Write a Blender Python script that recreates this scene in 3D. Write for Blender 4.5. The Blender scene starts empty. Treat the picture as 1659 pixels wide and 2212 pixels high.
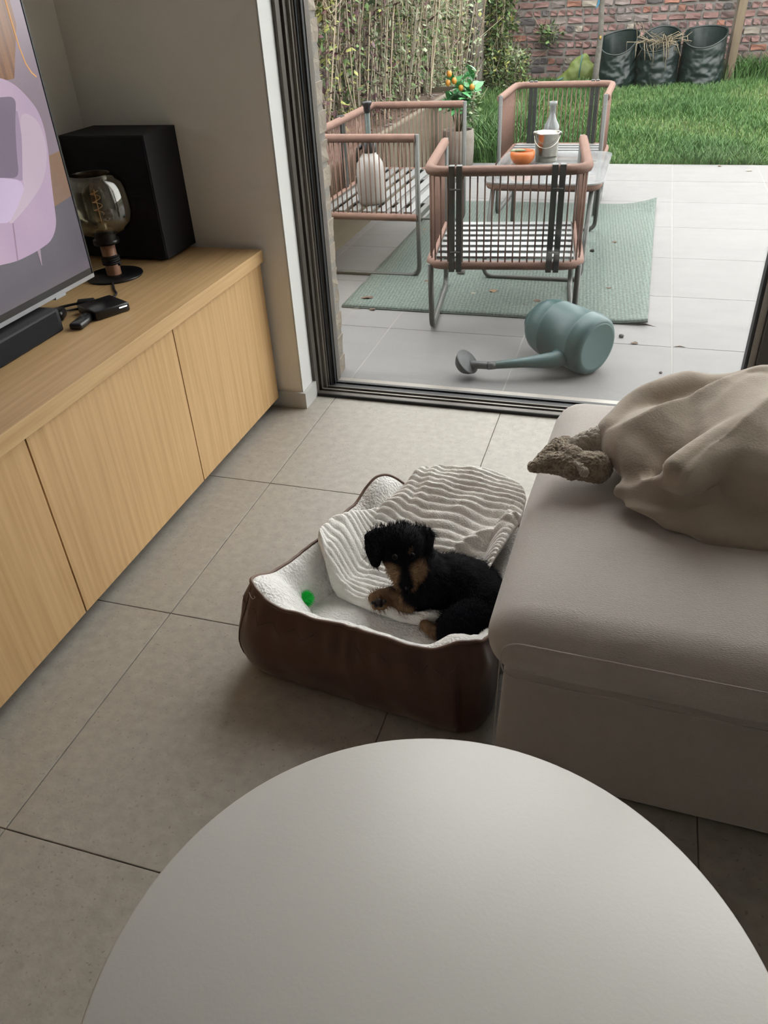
import bpy, bmesh, math, random
import numpy as np
from mathutils import Vector, Matrix, noise
random.seed(7); rng = np.random.default_rng(7)
PI = math.pi
S = bpy.context.scene
COL = S.collection

# ---------------------------------------------------------------- camera
YAW, PITCH, ROLL, FPX, HCAM = -0.327997, 0.604882, -0.059044, 1677.83, 1.2526
_f = Vector((math.sin(YAW)*math.cos(PITCH), math.cos(YAW)*math.cos(PITCH), -math.sin(PITCH)))
_r0 = Vector((math.cos(YAW), -math.sin(YAW), 0)); _u0 = _r0.cross(_f)
_r = math.cos(ROLL)*_r0 + math.sin(ROLL)*_u0; _u = -math.sin(ROLL)*_r0 + math.cos(ROLL)*_u0
cam = bpy.data.cameras.new('camera'); camo = bpy.data.objects.new('camera', cam); COL.objects.link(camo)
m3 = Matrix((_r, _u, -_f)).transposed(); camo.matrix_world = Matrix.Translation((0, 0, HCAM)) @ m3.to_4x4()
cam.sensor_fit = 'HORIZONTAL'; cam.sensor_width = 36; cam.lens = 36*FPX/1659; cam.clip_start = .02; cam.clip_end = 200
S.camera = camo
# ---------------------------------------------------------------- world, exposure
W = bpy.data.worlds.new('overcast_sky'); S.world = W; W.use_nodes = True
bg = W.node_tree.nodes['Background']; bg.inputs[0].default_value = (1.0, .992, .975, 1); bg.inputs[1].default_value = 6.6
S.cycles.adaptive_threshold = .15; S.cycles.max_bounces = 6; S.cycles.diffuse_bounces = 4; S.cycles.glossy_bounces = 2; S.cycles.transmission_bounces = 4; S.cycles.transparent_max_bounces = 12; S.cycles.caustics_reflective = False; S.cycles.caustics_refractive = False
S.view_settings.view_transform = 'Standard'; S.view_settings.look = 'None'
S.view_settings.exposure = 0.0; S.view_settings.gamma = 1; S.view_settings.use_curve_mapping = False

def at(px, py, z):                                # point of the place at height z seen at a spot of the 1659x2212 frame
    d = (px-829.5)/FPX*_r - (py-1106)/FPX*_u + _f
    return Vector((0, 0, HCAM)) + d*((z-HCAM)/d.z)

# ---------------------------------------------------------------- materials
def mat(name, col, rough=.6, metal=0., var=0., scale=8., stretch=(1, 1, 1), bump=0., bscale=None, bstretch=None, col2=None, coat=0., world=False, rnd=0., sheen=0., spec=.5, detail=5., emit=0.):
    m = bpy.data.materials.new(name); m.use_nodes = True
    nt = m.node_tree; N = nt.nodes; L = nt.links; b = N['Principled BSDF']
    b.inputs['Roughness'].default_value = rough; b.inputs['Metallic'].default_value = metal
    b.inputs['Coat Weight'].default_value = coat; b.inputs['Sheen Weight'].default_value = sheen; b.inputs['Specular IOR Level'].default_value = spec
    c = tuple(col)+(1,)
    b.inputs['Base Color'].default_value = c
    if var or bump or col2:
        if world: src = N.new('ShaderNodeNewGeometry').outputs['Position']
        else: src = N.new('ShaderNodeTexCoord').outputs['Object']
    def nz(sc, st, det=detail):
        mp = N.new('ShaderNodeMapping'); mp.inputs['Scale'].default_value = st; L.new(src, mp.inputs[0])
        n = N.new('ShaderNodeTexNoise'); n.inputs['Scale'].default_value = sc; n.inputs['Detail'].default_value = det; L.new(mp.outputs[0], n.inputs[0]); return n
    colout = None
    if var or col2:
        n = nz(scale, stretch); rp = N.new('ShaderNodeValToRGB'); L.new(n.outputs[0], rp.inputs[0])
        rp.color_ramp.elements[0].position = .3; rp.color_ramp.elements[1].position = .7
        a = col2 if col2 else [v*(1-var) for v in col]; z = col if col2 else [min(1, v*(1+var)) for v in col]
        rp.color_ramp.elements[0].color = tuple(a)+(1,); rp.color_ramp.elements[1].color = tuple(z)+(1,)
        colout = rp.outputs[0]
    if rnd:
        oi = N.new('ShaderNodeObjectInfo'); mr = N.new('ShaderNodeMapRange'); L.new(oi.outputs['Random'], mr.inputs[0]); mr.inputs[3].default_value = 1-rnd; mr.inputs[4].default_value = 1+rnd
        hs = N.new('ShaderNodeHueSaturation'); L.new(mr.outputs[0], hs.inputs['Value'])
        if colout: L.new(colout, hs.inputs['Color'])
        else: hs.inputs['Color'].default_value = c
        colout = hs.outputs[0]
    if colout: L.new(colout, b.inputs['Base Color'])
    if bump:
        n2 = nz(bscale or scale*6, bstretch or stretch, 3.); bp = N.new('ShaderNodeBump'); bp.inputs['Strength'].default_value = bump; bp.inputs['Distance'].default_value = .01
        L.new(n2.outputs[0], bp.inputs['Height']); L.new(bp.outputs[0], b.inputs['Normal'])
    if emit:
        if colout: L.new(colout, b.inputs['Emission Color'])
        else: b.inputs['Emission Color'].default_value = c
        b.inputs['Emission Strength'].default_value = emit
        for l in list(b.inputs['Base Color'].links): L.remove(l)
        b.inputs['Base Color'].default_value = (.01, .01, .01, 1)
    return m

def glass_mat(name, tint, gloss=.9, rough=.0, ior=1.45, haze=None):
    m = bpy.data.materials.new(name); m.use_nodes = True; nt = m.node_tree; N = nt.nodes; L = nt.links
    N.remove(N['Principled BSDF']); out = N['Material Output']
    t = N.new('ShaderNodeBsdfTransparent'); t.inputs[0].default_value = tuple(tint)+(1,)
    g = N.new('ShaderNodeBsdfGlossy'); g.inputs['Roughness'].default_value = rough; g.inputs[0].default_value = (gloss, gloss, gloss, 1)
    fr = N.new('ShaderNodeFresnel'); ge = N.new('ShaderNodeNewGeometry'); io = N.new('ShaderNodeMapRange'); io.inputs[3].default_value = ior; io.inputs[4].default_value = 1/ior
    L.new(ge.outputs['Backfacing'], io.inputs[0]); L.new(io.outputs[0], fr.inputs[0])          # same reflection on both sides of the pane
    mx = N.new('ShaderNodeMixShader'); L.new(fr.outputs[0], mx.inputs[0]); L.new(t.outputs[0], mx.inputs[1]); L.new(g.outputs[0], mx.inputs[2])
    last = mx.outputs[0]
    if haze:                                       # patchy pale veil: painted reflection haze on door, dust on table, lightening on bottle
        d = N.new('ShaderNodeBsdfDiffuse'); d.inputs[0].default_value = (.8, .82, .84, 1)
        tc = N.new('ShaderNodeTexCoord'); mp = N.new('ShaderNodeMapping'); mp.inputs['Scale'].default_value = (2.2, 1, .5); L.new(tc.outputs['Object'], mp.inputs[0])
        n = N.new('ShaderNodeTexNoise'); n.inputs['Scale'].default_value = 2.; n.inputs['Detail'].default_value = 4; L.new(mp.outputs[0], n.inputs[0])
        mr = N.new('ShaderNodeMapRange'); mr.inputs[1].default_value = .4; mr.inputs[2].default_value = .75; mr.inputs[3].default_value = haze*.4; mr.inputs[4].default_value = haze; L.new(n.outputs[0], mr.inputs[0])
        m2 = N.new('ShaderNodeMixShader'); L.new(mr.outputs[0], m2.inputs[0]); L.new(last, m2.inputs[1]); L.new(d.outputs[0], m2.inputs[2]); last = m2.outputs[0]
    L.new(last, out.inputs[0]); return m

def attr_mat(name, rough=.7, sheen=0., bump=0., bscale=100, spec=.3):
    m = bpy.data.materials.new(name); m.use_nodes = True; nt = m.node_tree; b = nt.nodes['Principled BSDF']
    a = nt.nodes.new('ShaderNodeAttribute'); a.attribute_name = 'Col'; nt.links.new(a.outputs[0], b.inputs['Base Color'])
    b.inputs['Roughness'].default_value = rough; b.inputs['Sheen Weight'].default_value = sheen; b.inputs['Specular IOR Level'].default_value = spec
    return m

M = {}
M['tile'] = mat('floor_tile', (.3350, .3095, .2710), (.5), var=.10, scale=40, bump=.05, bscale=160, world=True, rnd=.012, detail=9)
def add_specks(m, dark, sc=130., thr=.66, amt=.45):
    nt = m.node_tree; N = nt.nodes; L = nt.links; b = N['Principled BSDF']; lk = b.inputs['Base Color'].links[0].from_socket
    g = N.new('ShaderNodeNewGeometry'); n = N.new('ShaderNodeTexNoise'); n.inputs['Scale'].default_value = sc; n.inputs['Detail'].default_value = 2; L.new(g.outputs['Position'], n.inputs[0])
    mr = N.new('ShaderNodeMapRange'); mr.inputs[1].default_value = thr; mr.inputs[2].default_value = thr+.06; mr.inputs[4].default_value = amt; L.new(n.outputs[0], mr.inputs[0])
    mx = N.new('ShaderNodeMixRGB'); L.new(mr.outputs[0], mx.inputs[0]); L.new(lk, mx.inputs[1]); mx.inputs[2].default_value = tuple(dark)+(1,); L.new(mx.outputs[0], b.inputs['Base Color'])
add_specks(M['tile'], (.1, .09, .08)); add_specks(M['tile'], (.17, .155, .14), 60., .64, .2)
M['grout'] = mat('grout', (.1756, .1578, .1401), .9, var=.1)
M['wall'] = mat('wall_paint', (.7665, .7350, .6772), .85, var=.02, scale=3, bump=.03, bscale=260)
M['reveal'] = mat('reveal_paint', (.6048, .6090, .5964), .7, bump=.02, bscale=260)
M['ceil'] = mat('ceiling_paint', (.88, .87, .85), .9, var=.01)
M['base'] = mat('baseboard_paint', (.4566, .4566, .4443), .5, var=.01)
M['oak_v'] = mat('oak_vertical', (.6217, .4118, .2059), .42, col2=(.5016, .3155, .1452), scale=9, stretch=(4, 9, .3), bump=.03, bscale=60, bstretch=(4, 8, .3), spec=.35, detail=8)
M['oak_h'] = mat('oak_lengthwise', (.6217, .4211, .2152), .42, col2=(.4910, .3155, .1505), scale=9, stretch=(9, .3, 9), bump=.03, bscale=60, bstretch=(8, .3, 8), spec=.35, detail=8)
M['gap'] = mat('dark_gap', (.03, .012, .01), .8, var=.1)
M['alu'] = mat('bronze_aluminium', (.0886, .0770, .0655), .38, metal=.3, var=.06, scale=30)
M['alu_l'] = mat('pale_aluminium', (.2079, .1902, .1671), .35, metal=.4, var=.05, scale=30)
M['gasket'] = mat('black_gasket', (.008, .009, .011), .5, var=.1)
M['panel_dk'] = mat('dark_door_stile', (.0377, .0316, .0293), .45, metal=.2, var=.06, scale=20)
M['glass'] = glass_mat('door_glass', (.97, .98, .975), .85, haze=.012)
M['ptile'] = mat('paving', (.1327, .1292, .1273), .65, var=.06, scale=5, stretch=(1, 3, 1), bump=.04, bscale=90, world=True, rnd=.03, detail=7)
M['pgrout'] = mat('paving_joint', (.2022, .1968, .1862), .9, var=.05)
M['pgrout_d'] = mat('paving_joint_dark', (.0958, .0874, .0798), .9, var=.05)
M['black'] = mat('black_matt', (.0035, .004, .0065), .65, var=.1, bump=.02, bscale=300)
M['black_g'] = mat('black_satin', (.008, .008, .009), .3, var=.05)
M['steel'] = mat('grey_green_steel', (.0502, .0532, .0486), .42, var=.06, scale=20)
M['steel_d'] = mat('dark_grey_steel', (.0243, .0266, .0251), .45, var=.08, scale=20)
M['slat'] = mat('pale_grey_slat', (.1596, .1649, .1649), .4, var=.05, scale=15)
M['rope'] = mat('terracotta_rope', (.1642, .0912, .0684), .75, var=.12, scale=40, bump=.15, bscale=220)
M['rug'] = mat('green_woven_rug', (.1144, .1432, .1235), .9, col2=(.0568, .0781, .0686), scale=80, bump=.5, bscale=190, detail=1.)
def weave(m, sc):
    nt = m.node_tree; N = nt.nodes; L = nt.links; b = N['Principled BSDF']; src = b.inputs['Base Color'].links[0].from_socket
    tc = N.new('ShaderNodeTexCoord'); mp = N.new('ShaderNodeMapping'); mp.inputs['Rotation'].default_value = (0, 0, .72); mp.inputs['Scale'].default_value = (1, 1.25, 0); L.new(tc.outputs['Object'], mp.inputs[0])
    ch = N.new('ShaderNodeTexChecker'); ch.inputs['Scale'].default_value = sc; L.new(mp.outputs[0], ch.inputs[0])
    mr = N.new('ShaderNodeMapRange'); mr.inputs[3].default_value = .72; mr.inputs[4].default_value = 1.15; L.new(ch.outputs['Fac'], mr.inputs[0])
    hs = N.new('ShaderNodeHueSaturation'); L.new(mr.outputs[0], hs.inputs['Value']); L.new(src, hs.inputs['Color']); L.new(hs.outputs[0], b.inputs['Base Color'])
    bp = N.new('ShaderNodeBump'); bp.inputs['Strength'].default_value = .6; bp.inputs['Distance'].default_value = .004; L.new(ch.outputs['Fac'], bp.inputs['Height']); L.new(bp.outputs[0], b.inputs['Normal'])
weave(M['rug'], 85.)
M['rug_e'] = mat('dark_green_rug_edge', (.063, .081, .070), .9, var=.15)
M['white_lamp'] = mat('silver_grey', (.35, .36, .38), .35, metal=.6, var=.04)
M['soil'] = mat('soil', (.10, .07, .05), .95, var=.5, scale=40, bump=.6, bscale=60)

# ---------------------------------------------------------------- mesh collecting
def basis(d):
    d = Vector(d).normalized(); a = Vector((0, 0, 1)) if abs(d.z) < .9 else Vector((1, 0, 0))
    u = d.cross(a).normalized(); return u, d.cross(u).normalized(), d
class MB:
    def __init__(s): s.v = []; s.f = []; s.m = []; s.sm = []
    def add(s, v, f, mi=0, smooth=False):
        o = len(s.v); s.v += [tuple(p) for p in v]; s.f += [tuple(i+o for i in q) for q in f]; s.m += [mi]*len(f); s.sm += [smooth]*len(f); return s
    def box(s, c, d, rot=None, mi=0, bev=0.):
        hx, hy, hz = d[0]/2, d[1]/2, d[2]/2; c = Vector(c); R = rot.to_3x3() if rot is not None else Matrix.Identity(3)
        if bev <= 0:
            v = [c+R@Vector((x*hx, y*hy, z*hz)) for x in (-1, 1) for y in (-1, 1) for z in (-1, 1)]
            return s.add(v, [(0, 1, 3, 2), (4, 6, 7, 5), (0, 4, 5, 1), (2, 3, 7, 6), (0, 2, 6, 4), (1, 5, 7, 3)], mi)
        bm = bmesh.new(); bmesh.ops.create_cube(bm, size=1); bmesh.ops.scale(bm, vec=d, verts=bm.verts)
        bmesh.ops.bevel(bm, geom=list(bm.edges), offset=bev, segments=2 if bev < .02 else 4, profile=.5, affect='EDGES')
        bm.verts.index_update(); v = [c+R@x.co for x in bm.verts]; f = [[q.index for q in p.verts] for p in bm.faces]; bm.free()
        return s.add(v, f, mi, bev >= .004)
    def tube(s, pts, r, n=8, closed=False, mi=0, cap=True, smooth=True):
        P = [Vector(p) for p in pts]; k = len(P); rr = r if hasattr(r, '__len__') else [r]*k
        u = None; v = []
        for i in range(k):
            a = P[(i-1) % k] if (closed or i > 0) else P[i]; b = P[(i+1) % k] if (closed or i < k-1) else P[i]
            t = (b-a).normalized() if (b-a).length > 1e-9 else Vector((0, 0, 1))
            if u is None: u = basis(t)[0]
            u = (u-t*u.dot(t)); u = u.normalized() if u.length > 1e-6 else basis(t)[0]
            w = t.cross(u)
            v += [P[i]+(u*math.cos(2*PI*j/n)+w*math.sin(2*PI*j/n))*rr[i] for j in range(n)]
        f = [(i*n+j, i*n+(j+1) % n, ((i+1) % k)*n+(j+1) % n, ((i+1) % k)*n+j) for i in range(k if closed else k-1) for j in range(n)]
        s.add(v, f, mi, smooth)
        if cap and not closed:
            o = len(s.v)-k*n; s.f += [tuple(o+j for j in range(n))[::-1], tuple(o+(k-1)*n+j for j in range(n))]; s.m += [mi]*2; s.sm += [False]*2
        return s
    def lathe(s, prof, n=32, c=(0, 0, 0), axis=(0, 0, 1), mi=0, sx=1., sy=1., smooth=True, ux=None):
        c = Vector(c); u, w, d = basis(axis)
        if ux is not None: u = Vector(ux).normalized(); w = d.cross(u)
        v = []
        for r, h in prof: v += [c+d*h+(u*math.cos(2*PI*j/n)*sx+w*math.sin(2*PI*j/n)*sy)*r for j in range(n)]
        k = len(prof); f = [(i*n+j, i*n+(j+1) % n, (i+1)*n+(j+1) % n, (i+1)*n+j) for i in range(k-1) for j in range(n)]
        return s.add(v, f, mi, smooth)
    def prism(s, poly, axis, a, b, mi=0):            # polygon in the two other axes, from a to b along axis
        n = len(poly)
        def P(q, h): return {0: (h, q[0], q[1]), 1: (q[0], h, q[1]), 2: (q[0], q[1], h)}[axis]
        v = [P(q, a) for q in poly]+[P(q, b) for q in poly]
        return s.add(v, [tuple(range(n)), tuple(range(2*n-1, n-1, -1))]+[(i, i+n, (i+1) % n+n, (i+1) % n) for i in range(n)], mi)
    def sphere(s, c, r, n=12, mi=0):
        r = Vector(r) if hasattr(r, '__len__') else Vector((r, r, r)); v = []; k = n//2
        for i in range(k+1):
            a = -PI/2+PI*i/k; v += [Vector(c)+Vector((r.x*math.cos(a)*math.cos(2*PI*j/n), r.y*math.cos(a)*math.sin(2*PI*j/n), r.z*math.sin(a))) for j in range(n)]
        return s.add(v, [(i*n+j, i*n+(j+1) % n, (i+1)*n+(j+1) % n, (i+1)*n+j) for i in range(k) for j in range(n)], mi, True)
    def mesh(s, name, mats):
        me = bpy.data.meshes.new(name); me.from_pydata(s.v, [], s.f)
        for q in (mats if isinstance(mats, (list, tuple)) else [mats]): me.materials.append(q)
        me.polygons.foreach_set('material_index', s.m); me.polygons.foreach_set('use_smooth', s.sm); me.validate(); me.update(); return me
    def build(s, name, mats, parent=None, loc=None, fix=True):
        me = s.mesh(name, mats)
        if fix and len(s.f) < 60000:
            bm = bmesh.new(); bm.from_mesh(me); bmesh.ops.recalc_face_normals(bm, faces=bm.faces); bm.to_mesh(me); bm.free()
        return link(name, me, parent, loc)
def link(name, me, parent=None, loc=None, rotz=0):
    o = bpy.data.objects.new(name, me); COL.objects.link(o)
    if parent is not None: o.parent = parent
    if loc is not None: o.location = loc
    if rotz: o.rotation_euler.z = rotz
    return o
def tag(o, label=None, cat=None, group=None, kind=None):
    if label: o['label'] = label
    if cat: o['category'] = cat
    if group: o['group'] = group
    if kind: o['kind'] = kind
    return o
def thing(name, label, cat, loc=(0, 0, 0), rotz=0, group=None):
    o = bpy.data.objects.new(name, None); COL.objects.link(o); o.location = loc; o.rotation_euler.z = rotz; o.empty_display_size = .05
    return tag(o, label, cat, group)
def struct(o): o['kind'] = 'structure'; return o
def B(name, m, parent, c, d, bev=0., rot=None):
    return MB().box(c, d, rot, bev=bev).build(name, m, parent)
def arc(c, a, b, r, n=6):                            # quarter-turn at corner c between unit directions a (incoming side) and b (outgoing side)
    c, a, b = Vector(c), Vector(a).normalized(), Vector(b).normalized(); o = c+a*r+b*r
    return [o-(b*math.cos(t)+a*math.sin(t))*r for t in [PI/2*i/n for i in range(n+1)]]
def rounded(pts, r, n=6, closed=False):
    P = [Vector(p) for p in pts]; k = len(P); out = []
    for i in range(k):
        if not closed and i in (0, k-1): out.append(P[i]); continue
        a = P[i-1]-P[i]; b = P[(i+1) % k]-P[i]; rr = min(r, a.length*.49, b.length*.49); an = a.normalized(); bn = b.normalized()
        for j in range(n+1):
            t = j/n; p0 = P[i]+an*rr; p2 = P[i]+bn*rr
            out.append(p0*(1-t)**2+P[i]*2*t*(1-t)+p2*t*t)
    return out
def resample(pts, step):
    P = [Vector(p) for p in pts]; out = [P[0]]; acc = 0.
    for a, b in zip(P, P[1:]):
        L = (b-a).length
        if L < 1e-9: continue
        d = step-acc
        while d <= L: out.append(a.lerp(b, d/L)); d += step
        acc = L-(d-step)
    if (out[-1]-P[-1]).length > step*.3: out.append(P[-1])
    return out

# ================================================================ the room
T, G = .6, .0022
floor = struct(B('floor', M['grout'], None, (.65, -1.1, -.06), (5.4, 7.1, .116)))
tile_me = MB().box((0, 0, -.002), (T-G, T-G, .006), bev=.0012).mesh('tile', M['tile'])
X0, X1, Y0, Y1 = -1.687, 3.2, -3.0, 2.371
for i in range(-2, 8):
    for j in range(-6, 3):
        x0 = -.966+i*T; y0 = .584+j*T; a, b, c, d = max(x0, X0), min(x0+T, X1), max(y0, Y0), min(y0+T, Y1+.01)
        if b-a < .02 or d-c < .02: continue
        if b-a > T-.001 and d-c > T-.012: o = link('tile', tile_me, floor, (x0+T/2-.65+.65, y0+T/2, 0))
        else: o = B('tile', M['tile'], floor, ((a+b)/2, (c+d)/2, -.002), (b-a-G, d-c-G, .006))
wl = struct(B('wall_left', M['wall'], None, (X0-.1, -1.1, 1.275), (.2, 6.8, 2.55)))
wp = struct(B('wall_window', M['wall'], None, (-1.37, 2.3255, 1.275), (.634, .091, 2.55)))
# white plastered return beside the sliding door
B('reveal_panel', M['reveal'], wp, (-1.0515, 2.3255, 1.275), (.005, .091, 2.55))
bb = MB().prism([(-1.69, 2.28), (-1.049, 2.28), (-1.049, 2.371), (-1.036, 2.371), (-1.036, 2.267), (-1.69, 2.267)], 2, 0, .06).build('baseboard_window', M['base']); struct(bb)
struct(B('wall_right', M['wall'], None, (X1+.1, -1.1, 1.275), (.2, 7.0, 2.55)))
# wall behind the viewer
struct(B('wall_rear', M['wall'], None, (.65, -4.6, 1.275), (5.5, .2, 2.55)))
struct(B('ceiling', M['ceil'], None, (.65, -1.1, 2.6), (5.3, 7.2, .1)))
# sliding door: stepped jamb, sill with rails, panes, meeting stile
dr = thing('door_1', None, None, (0, 0, 0)); dr['kind'] = 'structure'
DH = 2.5
for nm, xe, y0, y1, mt in (('jamb', -1.038, 2.371, 2.40, 'alu'), ('jamb_groove', -1.046, 2.40, 2.408, 'gasket'), ('jamb', -1.031, 2.408, 2.434, 'alu'),
                           ('jamb_strip', -1.022, 2.434, 2.443, 'alu_l'), ('jamb_groove', -1.026, 2.443, 2.446, 'gasket'), ('jamb_strip', -1.017, 2.446, 2.452, 'alu_l'),
                           ('gasket', -1.012, 2.452, 2.466, 'gasket'), ('jamb_strip', -1.0085, 2.466, 2.469, 'alu_l'), ('gasket', -1.001, 2.469, 2.487, 'gasket'), ('jamb_strip', -.998, 2.487, 2.489, 'alu_l'), ('jamb', -1.001, 2.489, 2.53, 'alu')):
    B(nm, M[mt], dr, ((xe-1.10)/2, (y0+y1)/2, DH/2), (xe+1.10, y1-y0, DH))
for nm, ze, y0, y1, mt in (('sill', .012, 2.371, 2.374, 'gasket'), ('sill', .013, 2.374, 2.395, 'alu'), ('sill', .006, 2.395, 2.408, 'gasket'), ('sill_rail', .014, 2.408, 2.416, 'alu_l'), ('sill', .004, 2.416, 2.44, 'gasket'),
                           ('sill_rail', .011, 2.44, 2.444, 'alu_l'), ('gasket', .007, 2.444, 2.478, 'gasket'), ('gasket', .012, 2.478, 2.492, 'gasket'), ('sill', .006, 2.492, 2.53, 'alu_l')):
    B(nm, M[mt], dr, (.8, (y0+y1)/2, (ze-.05)/2), (3.8, y1-y0, ze+.05))
B('head', M['alu'], dr, (.8, 2.45, 2.525), (3.8, .16, .05))
B('pane', M['glass'], dr, (-.318, 2.485, DH/2), (1.37, .012, DH-.02))
B('pane', M['glass'], dr, (1.53, 2.41, DH/2), (1.96, .012, DH-.02))
B('stile', M['gasket'], dr, (.3735, 2.46, DH/2), (.009, .05, DH-.02))
B('stile', M['alu_l'], dr, (.387, 2.455, DH/2), (.018, .06, DH-.02))
B('stile', M['panel_dk'], dr, (.476, 2.435, DH/2), (.158, .085, DH-.02))
B('stile', M['panel_dk'], dr, (2.53, 2.42, DH/2), (.08, .08, DH-.02))
struct(B('wall_window_right', M['wall'], None, (2.95, 2.42, 1.275), (.74, .18, 2.55)))
struct(B('wall_lintel', M['wall'], None, (.8, 2.42, 2.56), (3.8, .2, .02)))
# pale brick pier outside, brick by brick
M['pbrick'] = mat('pale_brick', (.2022, .1756, .1383), .85, col2=(.1702, .1406, .1064), scale=14, bump=.35, bscale=70, rnd=.10)
M['pmort'] = mat('pale_mortar', (.1490, .1383, .1201), .95, var=.1, bump=.3, bscale=120)
pier = struct(B('wall_pier', M['pmort'], None, (-1.50, 2.63, 1.25), (.88, .19, 2.62)))
def rough_brick(dx, dy, dz, j, seed):
    r = random.Random(seed); bm = bmesh.new(); bmesh.ops.create_cube(bm, size=1); bmesh.ops.scale(bm, vec=(dx, dy, dz), verts=bm.verts)
    bmesh.ops.subdivide_edges(bm, edges=[e for e in bm.edges], cuts=1, use_grid_fill=True)
    for v in bm.verts:
        q = 1-.5*(sum(abs(v.co[i]) > d*.49 for i, d in enumerate((dx, dy, dz))) >= 2)*.16
        v.co = Vector((v.co.x*(1 if q == 1 else .985)+r.uniform(-j, j), v.co.y+r.uniform(-j, j), v.co.z*(1 if q == 1 else .93)+r.uniform(-j, j)))
    return bm
def bm_mesh(bm, name, mats):
    me = bpy.data.meshes.new(name); bm.to_mesh(me); bm.free()
    for q in (mats if isinstance(mats, (list, tuple)) else [mats]): me.materials.append(q)
    return me
pb = [bm_mesh(rough_brick(.20, .185, .070, .0035, 50+i), 'brick', M['pbrick']) for i in range(5)]
pb2 = [bm_mesh(rough_brick(.21, .185, .070, .0035, 60+i), 'brick', M['pbrick']) for i in range(3)]
for i in range(29):
    z = -.02+i*.0875
    link('brick', pb[i % 5], pier, (-1.155+random.uniform(-.004, .004), 2.637+random.uniform(-.006, .006), z))
    link('brick', pb2[i % 3], pier, (-1.375, 2.64, z))
# ================================================================ oak sideboard
CT = .556
sb = thing('sideboard', 'long low oak sideboard with flush doors below the television', 'sideboard', (-1.41, .88, 0))
B('body', M['gap'], sb, (.0, 0, .27), (.50, 2.76, .46))
B('plinth', M['black'], sb, (-.03, 0, .018), (.44, 2.72, .036))
B('top', M['oak_h'], sb, (.005, 0, CT-.0195), (.558, 2.768, .039), bev=.0008)
ys = [2.264, 1.701, 1.1035, .506, -.092, -.49]
for a, b in zip(ys, ys[1:]):
    B('door', M['oak_v'], sb, (.263, (a+b)/2-.88, .276), (.019, a-b-.0045, .474), bev=.0006)
# television
tv = thing('television', 'large thin flat television showing a pink armchair', 'television', (-1.40, 1.03, .556))
def TV(nm, m, y0, y1, z0, z1, x0, x1, par=tv): return B(nm, m, par, ((x0+x1)/2+1.40, (y0+y1)/2-1.03, (z0+z1)/2-.556), (x1-x0, y1-y0, z1-z0))
TVY0, TVY1, TVZ0, TVZ1 = .305, 1.755, .622, 1.455
TV('back_shell', M['black'], TVY0+.002, TVY1-.002, TVZ0+.004, TVZ1-.004, -1.43, -1.388)
def scr(name, col, e=1., var=0., scale=3., col2=None, stretch=(1, 1, 1)):
    m = mat(name, col, .18, var=var, scale=scale, emit=e, col2=col2, stretch=stretch, spec=.5, detail=2.); return m
screen = TV('screen', scr('screen_grey_floor', (.20, .18, .21), .55, col2=(.15, .12, .16)), TVY0+.006, TVY1-.006, TVZ0+.026, TVZ1-.008, -1.388, -1.3805)
TV('bezel_strip', M['black_g'], TVY0+.006, TVY1-.006, TVZ0+.010, TVZ0+.026, -1.388, -1.3805)
TV('lower_edge', M['white_lamp'], TVY0, TVY1, TVZ0, TVZ0+.010, -1.395, -1.379)
for y in (TVY0, TVY1-.0045): TV('side_edge', M['black_g'], y, y+.0045, TVZ0+.010, TVZ1, -1.39, -1.379)
TV('top_edge', M['black_g'], TVY0, TVY1, TVZ1-.005, TVZ1, -1.39, -1.379)
TV('badge', M['white_lamp'], 1.585, 1.625, TVZ0-.005, TVZ0+.002, -1.392, -1.378)
B('wall_bracket', M['black'], tv, (-.158, 0, .46), (.256, .30, .26))
def pic(nm, m, poly, k, rnd=False):
    q = [(v.y, v.z) for v in rounded([(0, y, z) for y, z in poly], .5 if rnd else 0, 5, True)] if rnd else poly
    return MB().prism([(y-1.03, z-.556) for y, z in q], 0, .0195, .0196+k*.0002).build(nm, m, screen)
pic('picture_wall', scr('screen_wall', (.36, .26, .33), .55, col2=(.45, .33, .40)), [(TVY0+.007, .90), (1.70, .90), (1.748, .91), (1.748, 1.446), (TVY0+.007, 1.446)], 1)
pic('picture_wood', scr('screen_wood', (.50, .22, .09), .50, col2=(.26, .10, .05), scale=30, stretch=(1, 3, .05)), [(1.2, 1.446), (1.715, 1.446), (1.715, 1.20), (1.66, 1.1), (1.2, 1.1)], 2)
MB().tube([(.0198, y-1.03, z-.556) for y, z in [(1.735, 1.096), (1.722, 1.106), (1.711, 1.125), (1.704, 1.16), (1.701, 1.22), (1.699, 1.30), (1.698, 1.446)]], .0018, 6).build('picture_glow', scr('screen_glow', (.85, .45, .18), .8), screen)
pic('picture_side_table', scr('screen_side_table', (.42, .24, .14), .55, col2=(.30, .17, .12)), [(1.69, .93), (1.748, .935), (1.748, .83), (1.67, .82)], 2)
arm = [(1.3, 1.12), (1.616, 1.108), (1.658, 1.088), (1.687, 1.06), (1.71, 1.029), (1.715, .991), (1.709, .95), (1.685, .865), (1.665, .78), (1.632, .751), (1.574, .743), (1.497, .741), (1.441, .749), (1.3, .77)]
pic('picture_armchair', scr('screen_pink', (.62, .44, .58), .75, col2=(.50, .36, .52), scale=4), arm, 4, True)
pic('picture_back', scr('screen_lilac', (.40, .29, .42), .75), [(1.3, 1.06), (1.589, 1.052), (1.64, 1.037), (1.629, .983), (1.592, .90), (1.3, .93)], 5)
pic('picture_arm', scr('screen_pink_light', (.66, .52, .62), .75, col2=(.58, .44, .56)), [(1.646, 1.037), (1.70, 1.015), (1.708, .95), (1.664, .881), (1.579, .843), (1.518, .822), (1.507, .825), (1.549, .849), (1.591, .885), (1.592, .90), (1.629, .983)], 6, True)
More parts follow.
